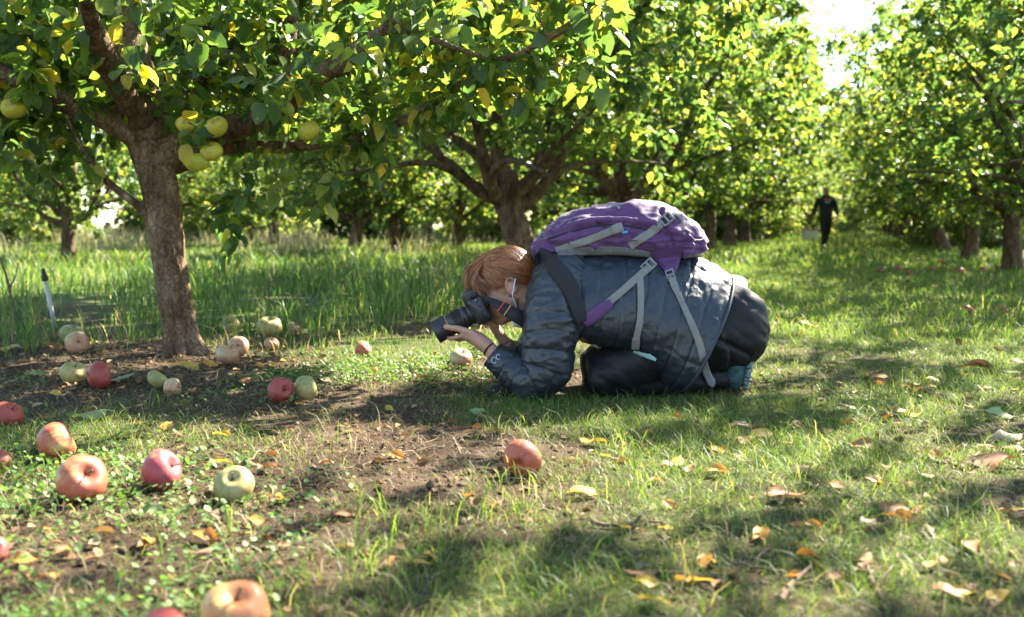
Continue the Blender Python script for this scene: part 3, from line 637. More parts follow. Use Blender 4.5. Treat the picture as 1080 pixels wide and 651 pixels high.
for q, i in enumerate(order):
    o = bpy.data.objects.new('leaf', lms[q % 6]); C.objects.link(o); o.parent = NT
    m = np.eye(4); m[:3, 0] = X_[i] * LS[i]; m[:3, 1] = Y_[i] * LS[i]; m[:3, 2] = Z_[i] * LS[i]; m[:3, 3] = LP[i] - nb
    o.matrix_local = Matrix(m.tolist())

# ------------------------------------------------------------------ apples
def apple_geo(seed, r=1.0, dent=0.0):
    """unit apple about its centre, stem along +z"""
    n, m = 32, 22; ph = np.linspace(.0, np.pi, m)[:, None]; th = np.linspace(0, 6.2832, n, endpoint=False)[None]
    rad = np.sin(ph) * (1 + .06 * np.cos(ph)); z = .88 * np.cos(ph) - .34 * np.exp(-(ph / .33) ** 2) + .22 * np.exp(-((np.pi - ph) / .28) ** 2)
    rad = rad * (1 + .02 * np.cos(5 * th) * (1 - np.cos(ph)) / 2)
    V = np.stack([rad * np.cos(th), rad * np.sin(th), z + 0 * th], -1); V = V * (1 + .11 * fbm(V * 1.1 + seed * 7.3, seed)[..., None]) * np.array([1, 1, .93 + .05 * (seed % 3)])
    if dent:
        dv = np.array([.5, -.75, -.1]); dv /= np.linalg.norm(dv); k = np.clip(((V / np.linalg.norm(V, axis=-1, keepdims=True)) @ dv - .86) / .14, 0, 1); V = V * (1 - dent * k ** .7)[..., None]
    return ring_mesh(V * r)
AG = [apple_geo(s) for s in range(4)] + [apple_geo(9, 1, .22)]
AME = {}
def apple_mesh(kind, mt):
    if (kind, mt) not in AME:
        me = np_mesh('apple', AG[kind][0] * .04, AG[kind][1]); me.materials.append(M[mt]); AME[kind, mt] = me
    return AME[kind, mt]
sv, sf = tube(np.array([[0, 0, .018], [.001, 0, .03], [.004, .001, .042]]), np.array([.0016, .0013, .0018]), 6)
STEM = np_mesh('stem', sv, sf); STEM.materials.append(M['stem'])
def apple(px, py, dpx, mt, rot, label, kind=0, group='apples lying on the ground', parent=None, depth=None):
    if parent is None:
        c = G(px, min(py + dpx * .47, 900)); d = c[1]; r = dpx / 2 * d / FPX
        loc = np.array([c[0], d + r * .25, float(gz(c[0], d)) + r * .86])
    else:
        loc = P(px, py, depth) - rootloc(parent); r = dpx / 2 * depth / FPX
    o = bpy.data.objects.new('apple', apple_mesh(kind, mt)); C.objects.link(o); o.location = Vector(loc); o.rotation_euler = rot; o.scale = (r / .04,) * 3
    if parent is None: props(o, label, 'apple', group)
    else:
        o.parent = parent; o['label'] = label
    s = bpy.data.objects.new('stem', STEM); C.objects.link(s); s.parent = o
    return o
for a in [
 (245, 645, 75, 'a_orange', (.5, .1, .3), 'large peach-orange apple nearest the camera at bottom edge', 1),
 (176, 676, 74, 'a_red', (.3, .8, 1.0), 'red apple cut off by the bottom edge beside the peach-orange one', 2),
 (84, 508, 55, 'a_peach', (.9, .5, .4), 'dented peach-coloured apple in clover at lower left', 4),
 (169, 496, 47, 'a_blush', (.3, 1.1, .2), 'pink-red apple with yellow cheek between peach and green apples', 0),
 (246, 508, 43, 'a_green', (.75, -.15, .2), 'dull green apple on bare soil with its stem end showing', 3),
 (57, 465, 44, 'a_peach', (1.2, .3, 1.9), 'salmon-red apple beside a rolled green leaf at left', 2),
 (6, 436, 33, 'a_red', (.4, .6, .5), 'red apple cut by the left edge above the salmon-red one', 1),
 (-3, 485, 26, 'a_peach', (.4, .2, .5), 'pinkish apple barely showing at the left edge', 0),
 (-9, 585, 32, 'a_red', (1.0, .2, .5), 'red sliver of apple at the left edge low down', 0),
 (103, 396, 31, 'a_red', (1.5, .2, 2.2), 'red apple touching a green apple left of the trunk', 3),
 (76, 393, 28, 'a_green', (.3, .4, .1), 'green apple touching a red apple left of the trunk', 1),
 (81, 363, 25, 'a_tan', (1.0, .9, .1), 'greenish apple with pink cheek in front of a paler one', 2),
 (75, 353, 26, 'a_green', (.2, .1, .9), 'yellow-green apple half hidden at the tall grass left of the trunk', 0),
 (295, 412, 29, 'a_red', (1.4, .1, .8), 'bright red apple next to a pale green one', 1),
 (322, 409, 28, 'a_green', (.4, 1.2, .7), 'pale green apple right of the bright red one', 2),
 (239, 373, 25, 'a_tan', (.3, .3, .7), 'tan apple lying closest to the trunk base on its right', 3),
 (251, 365, 22, 'a_tan', (1.2, .2, .1), 'smaller tan apple just behind another right of the trunk', 0),
 (283, 343, 27, 'a_green', (.3, .1, .2), 'yellow-green apple in grass right of the trunk', 1),
 (242, 341, 20, 'a_green', (.9, .1, .2), 'shaded green apple behind the tan pair by the trunk', 2),
 (286, 362, 16, 'a_tan', (.4, .1, .2), 'small tan apple in front of the yellow-green one', 0),
 (308, 345, 15, 'a_tan', (.4, .8, .2), 'small brownish apple right of the yellow-green one', 1),
 (383, 368, 20, 'a_peach', (.4, .9, .3), 'small orange-red apple alone between the trunk and the camera lens', 0),
 (486, 377, 24, 'a_tan', (.5, .1, .4), 'pale grey-tan apple below the photographer\'s hands', 3),
 (551, 480, 43, 'a_peach', (1.3, .7, 2.6), 'single orange-red apple in front of the photographer', 4),
 (165, 400, 22, 'a_green', (.5, .5, 1.4), 'split greenish apple lying in litter below the trunk', 4),
 (181, 409, 22, 'a_tan', (.5, 1.5, .4), 'rotting pale apple in litter below the trunk', 4),
 (1022, 326, 11, 'a_red', (.4, .5, .4), 'dark red apple in the grass at right, left one of two', 0),
 (1058, 326, 12, 'a_red', (.9, .5, .4), 'dark red apple in the grass at right, nearer the edge', 1)]:
    apple(*a)
for q in range(8):
    px_, py_ = 922 + q * 18 + RNG.uniform(0, 10), RNG.uniform(268, 288)
    apple(px_, py_, RNG.uniform(4.5, 6.5) * (py_ - 238) / 38 + 1, 'a_red', tuple(RNG.uniform(0, 2, 3)), 'dark red windfall apple in the shade under the right row, %s from the left' % onum[q], 0, 'windfalls under the right row')
for a, b_, d, lab in ((15, 114, 26, 'yellow-green apple on the branch at the left edge'), (46, 88, 22, None), (197, 131, 22, None), (228, 134, 25, None), (223, 160, 24, None), (208, 171, 26, None), (325, 138, 24, 'glossy green apple on the right limb'), (470, 58, 20, None)):
    apple(a, b_, d, 'a_fresh', (RNG.normal(0, .3), RNG.normal(0, .3), RNG.uniform(0, 6)), lab or 'yellow-green apple hanging among leaves', int(RNG.integers(0, 4)), parent=NT, depth=4.12 if a < 300 else 4.16)

# ------------------------------------------------------------------ fallen leaves, twigs, litter
def dry_leaf(seed, phi, twist, wave, width):
    """dead leaf: rolled across, twisted along, wavy edge; origin at its base, stalk behind"""
    nu, nv = 10, 7; u = np.linspace(0, 1, nu)[:, None]; v = np.linspace(-1, 1, nv)[None]; r = np.random.default_rng(seed)
    w = width * np.sin(np.pi * np.clip(u, 0, 1) ** .85) ** .75 * (1 - .15 * u) + .004; w = w * (1 + .12 * np.sin(u * 9 + seed) * np.sign(v))
    ph = phi * (.6 + .5 * np.sin(u * 4 + seed * 1.7)) + .05; x = w * np.sin(v * ph) / ph; z = w * (1 - np.cos(v * ph)) / ph
    a_ = twist * (u - .5); X = x * np.cos(a_) - z * np.sin(a_); Z = x * np.sin(a_) + z * np.cos(a_) + wave * np.sin(u * 5.5 + seed)
    V = np.stack([X, u - .04 * v * v, Z], -1); V = V + .03 * np.stack([fbm(V * 7 + seed, seed + k, 2) for k in range(3)], -1) * (.4 + np.abs(v))[..., None]
    i = np.arange(nu - 1)[:, None] * nv + np.arange(nv - 1)[None]; F = np.stack([i, i + 1, i + nv + 1, i + nv], -1).reshape(-1, 4)
    s_ = tube([V[0, 3], V[0, 3] + [.01, -.1, .02], V[0, 3] + [.03, -.2, .05]], [.010, .008, .012], 5)
    return join([(V.reshape(-1, 3), [F]), s_])
FT = [dry_leaf(1, .9, .9, .05, .29), dry_leaf(2, 1.5, -.7, -.04, .28), dry_leaf(3, .5, 1.3, .07, .28), dry_leaf(4, 1.1, -1.2, .03, .31)]
FM = {}
def fallen(px, py, spx, mt, yaw, label, k=None, group='large fallen leaves', tilt=None):
    c = G(px, py); d = c[1]; s = spx * d / FPX * 1.0; k = (int(px) + int(py)) % 4 if k is None else k
    if (k, mt) not in FM:
        T, Fs = FT[k]; T = T - [0, .5, 0]; me = np_mesh('fallen_leaf', T, Fs); me.materials.append(M[mt]); FM[k, mt] = me
    o = bpy.data.objects.new('fallen_leaf', FM[k, mt]); C.objects.link(o); rr = random.Random(px * 31 + py)
    o.location = (c[0], d, float(gz(c[0], d)) + .010 + .06 * s); o.scale = (s, s, s)
    o.rotation_euler = (rr.uniform(-.2, .2), rr.uniform(-.35, .35) - (.2 if .9 < yaw < 2.2 else 0) + (math.pi if rr.random() < .3 else 0), yaw) if tilt is None else (*tilt, yaw)
    return props(o, label, 'leaf', group)
for a in [
 (624, 468, 32, 'f_yellow', 1.2, 'upright yellow-orange leaf just right of the single apple'), (612, 525, 38, 'f_yellow', 1.8, 'yellow leaf with pale edge in the grass below the single apple'), (638, 482, 16, 'f_yellow', .6, 'small yellow leaf right of the upright yellow-orange leaf'),
 (786, 452, 34, 'f_pale', 1.3, 'curled pale tan leaf in front of the shoe, upper of a pair'), (800, 461, 32, 'f_yellow', 1.9, 'yellowish leaf lying under the curled pale tan one'), (891, 434, 26, 'f_pale', 1.4, 'pale leaf alone in the grass at centre right'),
 (830, 528, 54, 'f_brown', 1.75, 'long rust-brown leaf curled in the right foreground'), (915, 475, 36, 'f_brown', 1.2, 'dark brown leaf right of centre beyond the rust-brown one'), (941, 547, 38, 'f_brown', 1.5, 'flat brown leaf in the shaded right foreground'),
 (948, 438, 30, 'f_brown', 1.6, 'dark curled leaf below the sunlit patch at right'), (925, 404, 24, 'f_orange', 1.7, 'orange leaf in sunlit grass at right'), (955, 411, 20, 'f_orange', .7, 'orange-brown leaf right of the orange one'), (1027, 392, 38, 'f_brown', 1.5, 'broad pinkish-brown leaf near the right edge'),
 (1070, 396, 28, 'f_pale', 1.2, 'whitish leaf cut by the right edge'), (1055, 372, 24, 'f_pale', .2, 'upright tan leaf at the right edge grass'), (1055, 443, 34, 'f_green', 1.3, 'grey-green leaf near the right edge'), (1026, 462, 24, 'f_pale', 1.5, 'cream leaf left of the right-edge brown pile'), (1060, 464, 36, 'f_pale', 1.7, 'long cream leaf at the right edge pile'),
 (1040, 474, 20, 'f_orange', 1.0, 'orange leaf in the right-edge pile'), (1068, 478, 26, 'f_brown', 1.1, 'brown leaf in the right-edge pile'), (1038, 494, 60, 'f_brown', 1.5, 'large dark purplish-brown leaf at right below the pile'), (904, 608, 18, 'f_pale', .9, 'small buff leaf in the lower right foreground'), (935, 498, 18, 'f_pale', .4, 'buff leaf beside the sunlit spot at right'),
 (826, 440, 24, 'f_yellow', 1.6, 'small yellow-brown leaf between the shoe and the pale leaf'), (853, 345, 24, 'f_yellow', 1.5, 'yellow leaf on the sunlit path behind the photographer'), (965, 415, 16, 'f_orange', 1.3, 'small orange leaf at right'), (762, 411, 24, 'f_orange', 1.9, 'orange-brown leaf beside the buckle of the hanging strap'), (982, 403, 16, 'f_yellow', 1.3, 'small yellow leaf by the right-hand tufts'),
 (281, 495, 30, 'f_brown', 1.0, 'curled tan-brown leaf right of the dull green apple'), (224, 483, 26, 'f_pale', 1.7, 'cream leaf behind the pink-red and green apples'), (268, 553, 24, 'f_orange', 1.5, 'orange-yellow leaf below the dull green apple'), (281, 526, 14, 'f_yellow', 1.0, 'tiny yellow leaf under the dull green apple'), (363, 547, 24, 'f_brown', 1.7, 'brown leaf on bare soil at centre left'),
 (100, 578, 26, 'f_pale', .3, 'upright buff leaf at lower left'), (50, 565, 14, 'f_yellow', .8, 'yellow leaf in the clover at lower left'), (160, 545, 26, 'f_green', 1.5, 'green leaf in the clover below the peach apple'), (90, 441, 42, 'f_green', 2.0, 'rolled grey-green leaf beside the salmon-red apple'), (233, 462, 22, 'f_yellow', 1.4, 'yellow-green leaf on soil below the trunk'), (40, 620, 30, 'f_brown', 1.4, 'brown leaf at the lower left corner'), (118, 292, 0, 'f_pale', 0, ''),
 (195, 390, 30, 'f_yellow', 1.6, 'bright yellow leaf at the foot of the trunk'), (222, 388, 22, 'f_orange', 1.2, 'orange leaf at the foot of the trunk right side'), (58, 418, 16, 'f_yellow', 1.3, 'yellow leaf below the green and red apples'), (20, 388, 26, 'f_pale', 1.5, 'pale leaf in the litter at left edge'), (35, 398, 24, 'f_green', 1.5, 'green leaf in the litter left of the green apple'), (120, 405, 40, 'f_green', 1.7, 'long yellow-green leaf under the red apple by the trunk'), (55, 370, 22, 'f_brown', 1.6, 'brown leaf at the edge of tall grass left'), (10, 372, 26, 'f_yellow', 1.5, 'brownish yellow leaf at the left edge by tall grass'), (445, 402, 18, 'f_brown', 1.6, 'brown leaf in front of the camera lens'), (410, 436, 16, 'f_yellow', .6, 'yellow leaf on the soil in front of the elbow'), (503, 437, 18, 'f_green', 1.4, 'pale green leaf on the soil by the elbow'), (482, 400, 10, 'f_yellow', 1.0, 'small yellow leaf under the grey-tan apple'), (620, 408, 14, 'f_orange', .6, 'orange leaf between elbow and knee'), (340, 405, 20, 'f_pale', 1.2, 'pale leaf behind the pale green apple'), (520, 535, 18, 'f_orange', 1.5, 'orange leaf in the grass left of the yellow one')]:
    if a[2]: fallen(*a)
zr = np.random.default_rng(77)
LMK = [(245, 645, 'the large peach-orange apple'), (84, 508, 'the dented peach apple'), (169, 496, 'the pink-red apple'), (246, 508, 'the dull green apple'), (57, 465, 'the salmon-red apple'), (103, 396, 'the red apple by the trunk'), (295, 412, 'the bright red apple'), (383, 368, 'the small orange-red apple'), (551, 480, 'the single orange-red apple'), (612, 525, 'the yellow leaf with pale edge'), (786, 452, 'the curled pale tan leaf'), (891, 434, 'the lone pale leaf'), (830, 528, 'the long rust-brown leaf'), (941, 547, 'the flat brown leaf'), (1027, 392, 'the broad pinkish-brown leaf'), (1055, 443, 'the grey-green leaf'), (925, 404, 'the orange leaf'), (853, 345, 'the yellow path leaf'), (1022, 326, 'the two dark red apples'), (780, 600, 'the long thin twig'), (660, 555, 'the straight twig'), (1038, 494, 'the purplish-brown leaf'), (420, 480, 'the long twig on bare soil'), (904, 608, 'the buff leaf lower right'), (40, 620, 'the brown corner leaf'), (195, 385, 'the trunk'), (380, 600, 'the sunny foreground tuft')]
USED = {}
def nearby(px, py, cn):
    for i in sorted(range(len(LMK)), key=lambda i: (LMK[i][0] - px) ** 2 + 4 * (LMK[i][1] - py) ** 2)[:12]:
        dx, dy = px - LMK[i][0], 2 * (py - LMK[i][1]); far_ = '' if math.hypot(dx, dy) < 45 else 'well '
        r = (far_ + ('left of' if dx < 0 else 'right of')) if abs(dx) > abs(dy) else (far_ + ('behind' if dy < 0 else 'in front of')); t = 'small curled %s leaf %s %s' % (cn, r, LMK[i][2])
        if t not in USED: USED[t] = 1; return t
    return t
for q in range(160):
    z = (0, 2, 0, 1, 0)[q % 5]; px_, py_ = (zr.uniform(620, 1078), zr.uniform(395, 645)) if z == 0 else ((zr.uniform(820, 1078), zr.uniform(300, 420)) if z == 1 else (zr.uniform(5, 560), zr.uniform(385, 640)))
    if 505 < px_ < 820 and py_ < 432: continue
    mt = ('f_brown', 'f_pale', 'f_orange', 'f_brown', 'f_yellow', 'f_orange')[int(zr.integers(0, 6))]; cn = {'f_brown': 'brown', 'f_pale': 'buff', 'f_orange': 'orange', 'f_yellow': 'yellow'}[mt]
    fallen(px_, py_, zr.uniform(.03, .066) * (py_ - HOR) / CAMZ, mt, zr.uniform(0, 6.28), nearby(px_, py_, cn), int(zr.integers(0, 4)), 'small scattered leaves')
# litter: broken dead leaves and wood chips nobody could count
x, y = view_pts(14000, 1.1, 7, .4, 1.5); f = (1 - .8 * gdens(x, y)) * (.55 + .7 * fbm(xyz(x * 2.5, y * 2.5), 97)) + .5 * np.exp(-((x + 1.4) / 1.1) ** 2 - ((y - 4.0) / .5) ** 2); k = (RNG.random(len(x)) < f) & ~in_woman(x, y); x, y = x[k], y[k]; n = len(x)
lp = np.stack([x, y, gz(x, y) + RNG.uniform(.002, .016, n)], -1); ld = np.stack([RNG.normal(0, 1, n), RNG.normal(0, 1, n), RNG.normal(0, .25, n)], -1); ln_ = np.array([0, 0, 1.0]) + RNG.normal(0, .35, (n, 3))
LT = (LEAF_LO[0] * [1, 1, 1.6], LEAF_LO[1])
stuff('leaf_litter', [place_leaves(LT, lp, ld, ln_, RNG.gamma(3, .0048, n) + .004)], M['litter'], 'brown broken dead leaves scattered over the soil', 'leaf litter', False)
x, y = view_pts(5000, 6.5, 30, .6, 1.1); n = len(x); lp = np.stack([x, y, gz(x, y) + .03], -1); ld = np.stack([RNG.normal(0, 1, n), RNG.normal(0, 1, n), RNG.normal(0, .2, n)], -1)
k = (RNG.random(n) < .25) | (path_w(x, y) > 1.6)
stuff('leaf_litter', [place_leaves(LT, lp[k], ld[k], np.array([0, 0, 1.0]) + RNG.normal(0, .4, (k.sum(), 3)), RNG.uniform(.03, .07, k.sum()))], M['litter'], 'dead leaves scattered under the right row beyond the path', 'leaf litter', False)
x, y = view_pts(16000, 1.1, 5, .3, 1.5); k = RNG.random(len(x)) < .8 - 1.1 * gdens(x, y); x, y = x[k], y[k]; n = len(x); r_ = RNG.gamma(2.2, .0016, n) + .001
oc = np.array([[1, 0, 0], [0, 1, 0], [-1, 0, 0], [0, -1, 0], [0, 0, .8], [0, 0, -.8]], float); of = np.array([[0, 1, 4], [1, 2, 4], [2, 3, 4], [3, 0, 4], [1, 0, 5], [2, 1, 5], [3, 2, 5], [0, 3, 5]])
cv = np.stack([x, y, gz(x, y) + r_ * .3], -1)[:, None] + r_[:, None, None] * (oc[None] * RNG.uniform(.6, 1.4, (n, 6, 1)) + RNG.normal(0, .15, (n, 6, 3)))
stuff('soil_crumbs', [(cv.reshape(-1, 3), [(of[None] + np.arange(n)[:, None, None] * 6).reshape(-1, 3)])], M['crumb'], 'crumbs and clods of brown soil on the bare ground', 'soil')
for pts, r, lab in (([(735, 594), (780, 600), (832, 609)], .004, 'long thin dead twig in the shaded foreground grass'), ([(915, 605), (922, 622), (934, 645)], .004, 'short dark twig in the lower right foreground'), ([(622, 554), (660, 556), (700, 553)], .005, 'straight dead twig below the yellow leaf'), ([(975, 487), (1010, 492), (1080, 498)], .006, 'dark dead branch running to the right edge'), ([(500, 440), (540, 443), (578, 440)], .006, 'dead twig on the soil under the elbow'), ([(255, 492), (275, 478), (300, 466)], .004, 'twig behind the dull green apple'), ([(350, 500), (420, 480), (470, 470)], .003, 'long twig across the bare soil'), ([(820, 640), (828, 630), (836, 622)], .006, 'stub of stick at the bottom edge')):
    w = np.array([G(*p) for p in pts]); w[:, 2] = gz(w[:, 0], w[:, 1]) + .008; w = cr(w, 14); w[:, 2] += RNG.normal(0, .003, 14); w[:, 0] += RNG.normal(0, .003, 14)
    t1 = tube(w, np.linspace(r, r * .5, 14), 7); j = 8; t2 = tube(np.array([w[j], w[j] + [.02, .03, .012], w[j] + [.05, .07, .015]]), [r * .6, r * .5, r * .3], 6)
    single('twig', join([t1, t2]), M['twig'], w[0], lab, 'twig', 'dead twigs on the ground')

# irrigation stake, upright stick, crate
M['white_pvc'] = plain('white_plastic_pipe', (.36, .36, .35), .5, .5, 0, .15, 20); M['black_rubber'] = plain('black_rubber', (.018, .018, .02), .6, .4, 0, .3, 60, .3, 300)
sb = P(58, 345, 5.7); sb[2] = 0; st_ = P(45, 283, 5.7)
S_ = thing('irrigation_stake', 'white stake with black cap standing in tall grass at left', 'stake', sb)
ax = unit(st_ - sb); ht = np.linalg.norm(st_ - sb)
part('tube', tube([sb - ax * .05, sb + ax * ht * .3, sb + ax * (ht - .07)], [.0125, .0125, .0125], 14), S_, M['white_pvc'])
part('cap', tube([sb + ax * (ht - .075), sb + ax * (ht - .07), sb + ax * (ht - .045), sb + ax * (ht - .04), sb + ax * (ht - .01), sb + ax * ht], [.013, .0185, .018, .013, .011, .004], 14), S_, M['black_rubber'])
w = np.array([P(16, 335, 6.0), P(10, 305, 6.0), P(3, 280, 6.0), P(-6, 262, 6.0)]); w[0, 2] = -.02
single('dead_stick', join([tube(w, [.009, .008, .006, .004], 7, 14), tube([w[1], w[1] + [.04, 0, .08], w[1] + [.05, .02, .16]], [.005, .004, .002], 6)]), M['twig'], w[0], 'thin dark stick upright in grass at the left edge', 'stick')
M['crate_white'] = plain('chalky_white_plastic', (.55, .55, .55), .6, .4, 0, .12, 8); M['crate_red'] = plain('rust_red_lid', (.32, .09, .06), .6, .4, 0, .2, 8)
cb = np.array([(853.5 - 540) / FPX * 38, 38.0, float(gz(11.4, 38))])
K_ = thing('fruit_bin', 'white bin with rust-red rim on the path behind the walking person', 'bin', cb)
wl_ = [bbox(cb + [0, -.2, .22], [.27, .015, .2]), bbox(cb + [0, .2, .22], [.27, .015, .2]), bbox(cb + [-.255, 0, .22], [.015, .18, .2]), bbox(cb + [.255, 0, .22], [.015, .18, .2]), bbox(cb + [0, 0, .04], [.25, .18, .02])]
for w in wl_: part('panel', w, K_, M['crate_white'], False)
part('rim', join([bbox(cb + [0, -.21, .44], [.29, .03, .03]), bbox(cb + [0, .21, .44], [.29, .03, .03]), bbox(cb + [-.265, 0, .44], [.03, .18, .03]), bbox(cb + [.265, 0, .44], [.03, .18, .03])]), K_, M['crate_red'], False)
for sx in (-1, 1):
    part('runner', bbox(cb + [sx * .2, 0, .0], [.03, .2, .03]), K_, M['crate_red'], False)
# ------------------------------------------------------------------ the kneeling photographer
M['skin'] = plain('skin', (.34, .18, .12), .5, .35, 0, .2, 30, .15, 300)
M['skin'].node_tree.nodes['Principled BSDF'].inputs['Subsurface Weight'].default_value = .12
M['skin'].node_tree.nodes['Principled BSDF'].inputs['Subsurface Radius'].default_value = (.012, .005, .003)
M['jacket'] = plain('slate_quilted_nylon', (.0125, .018, .024), .45, .5, 0, .2, 12, .5, 45, bdist=.006)
M['jacket_edge'] = plain('jacket_binding', (.02, .028, .038), .5, .4, 0, .15, 40)
M['lining'] = plain('pale_teal_lining', (.28, .45, .45), .6, .3, 0, .1, 30)
M['leggings'] = plain('black_leggings', (.0065, .0065, .0075), .6, .3, 0, .3, 40, .25, 60, bdist=.003)
M['shirt'] = plain('pale_shirt', (.55, .52, .48), .8, .2, 0, .1, 40)
M['hair'] = plain('auburn_hair', (.25, .10, .035), .32, .6, 0, .55, 140)
def hairmat():
    m, n, l, b = nmat('auburn_hair'); g = n.new('ShaderNodeNewGeometry'); r = ramp(n, [(0, (.085, .026, .008)), (.5, (.19, .062, .018)), (.85, (.29, .11, .034)), (1, (.40, .19, .07))])
    l.new(g.outputs['Random Per Island'], r.inputs['Fac']); l.new(r.outputs['Color'], b.inputs['Base Color']); b.inputs['Roughness'].default_value = .38; b.inputs['Specular IOR Level'].default_value = .5; return m
M['hair'] = hairmat()
M['purple'] = plain('purple_nylon', (.070, .021, .088), .6, .35, 0, .22, 25, .3, 70, .2, bdist=.004)
M['web'] = plain('grey_webbing', (.17, .163, .148), .8, .2, 0, .15, 120, .4, 500)
M['buckle'] = plain('grey_buckle', (.16, .17, .18), .4, .5, 0, .15, 60)
M['panel'] = plain('grey_back_panel', (.10, .098, .092), .8, .2, 0, .2, 80)
M['blackstrap'] = plain('black_strap', (.016, .016, .018), .7, .25, 0, .25, 120, .3, 400)
M['cam'] = plain('black_camera_body', (.016, .016, .017), .45, .5, 0, .2, 200, .25, 900)
M['camrub'] = plain('lens_rubber', (.012, .012, .012), .6, .4, 0, .2, 200)
M['gold'] = plain('lens_gold_ring', (.50, .30, .10), .35, .5, .6, .1, 50)
M['glass'] = plain('lens_glass', (.02, .022, .035), .05, 1.0, 0, .1, 5)
M['red'] = plain('red_stripe', (.55, .04, .03), .6, .3, 0, .1, 50); M['orange'] = plain('orange_stripe', (.5, .18, .04), .6, .3, 0, .1, 50)
M['mask'] = plain('pale_blue_mask', (.50, .60, .66), .8, .2, 0, .08, 50)
M['shoe'] = plain('teal_grey_shoe', (.03, .065, .07), .7, .3, 0, .5, 60, .4, 120); M['sole'] = plain('speckled_shoe_sole', (.13, .17, .155), .7, .3, 0, .8, 90, .4, 80)
M['blue'] = plain('blue_tag', (.03, .32, .62), .5, .3, 0, .1, 50); M['silver'] = plain('silver_print', (.45, .46, .48), .4, .5, .3, .1, 50); M['eye'] = plain('eye', (.5, .48, .45), .2, .5, 0, .2, 90)

YC = 3.48
person_base = np.array([P(700, 410, YC)[0], YC, 0.0])
W = thing('person', 'person in slate quilted jacket kneeling and photographing with a black camera', 'person', person_base)
# head frame
HC = P(534, 301, 3.46); hf = unit(np.array([-.93, -.02, -.40])); hl = np.array([0, -1.0, 0]); hl = unit(hl - hf * (hl @ hf)); hu = np.cross(hf, hl) * -1.0
if hu[2] < 0: hu = -hu
HS = 1.05
def H(f, l, u): return HC + HS * (hf * f + hl * l + hu * u)
def hell(f, l, u, rf, rl, ru, n=20, m=14): return ellipsoid(H(f, l, u), np.array([hf * rf, hl * rl, hu * ru]) * HS, n, m)
body = [hell(-.014, 0, .028, .096, .075, .088, 28, 20), hell(.034, 0, -.034, .056, .058, .084), hell(.056, 0, -.094, .027, .030, .024), hell(.058, .036, -.02, .028, .026, .03), hell(.058, -.036, -.02, .028, .026, .03),
        hell(.076, .03, .03, .016, .026, .012), hell(.076, -.03, .03, .016, .026, .012), hell(.087, 0, -.060, .011, .022, .0075), hell(.085, 0, -.071, .011, .020, .008), hell(.07, 0, .045, .022, .05, .04),
        tube([H(.086, 0, .022), H(.100, 0, -.006), H(.112, 0, -.030)], [.009, .011, .0135], 10, 10), hell(.094, .013, -.034, .012, .009, .009), hell(.094, -.013, -.034, .012, .009, .009)]
for s in (-1, 1):
    body.append(tube([H(-.005, s * .058, -.04), H(.02, s * .048, -.075), H(.055, s * .016, -.098)], [.020, .019, .017], 10, 10))
    body.append(ellipsoid(H(-.012, s * .076, -.006), np.array([hf * .018 + hu * .004, hl * .0075, hu * .030 - hf * .006]) * HS, 16, 10))
    th = np.linspace(.3, 5.6, 14); body.append(tube([H(-.014 - .017 * math.cos(t) * 1.0, s * .083, -.002 + .027 * math.sin(t + .2)) for t in th], .0042, 6))
SHL, SHR = P(590, 296, 3.36), P(598, 294, 3.64)
EL, ER = P(573, 407, 3.27), P(553, 399, 3.60)
WL, WR = P(518, 371, 3.335), P(532, 361, 3.50)
body += [tube([H(-.03, 0, -.03), H(-.045, 0, -.09), P(575, 312, YC), P(600, 312, YC)], [.058, .054, .062, .09], 16, 14),
         loft([P(590, 310, YC), P(640, 313, YC), P(700, 325, YC), P(752, 345, YC)], [[0, 0, .10]] * 4, [[0, .15, 0], [0, .15, 0], [0, .15, 0], [0, .15, 0]], 20, 24),
         tube([SHL, (SHL + EL) / 2, EL], [.055, .05, .042], 14, 10), tube([EL, (EL + WL) / 2, WL], [.042, .038, .028], 14, 10),
         tube([SHR, (SHR + ER) / 2, ER], [.055, .05, .042], 14, 10), tube([ER, (ER + WR) / 2, WR], [.042, .038, .027], 14, 10)]
HIPL, HIPR, KL, KR, AL, AR = P(748, 352, 3.40), P(748, 348, 3.58), P(628, 396, 3.385), P(620, 390, 3.58), P(768, 398, 3.41), P(764, 393, 3.56)
for h_, k_, a_ in ((HIPL, KL, AL), (HIPR, KR, AR)):
    body += [tube([h_, (h_ + k_) / 2, k_], [.08, .07, .05], 14, 10), tube([k_, (k_ + a_) / 2 - [0, 0, .01], a_], [.045, .045, .03], 14, 10)]
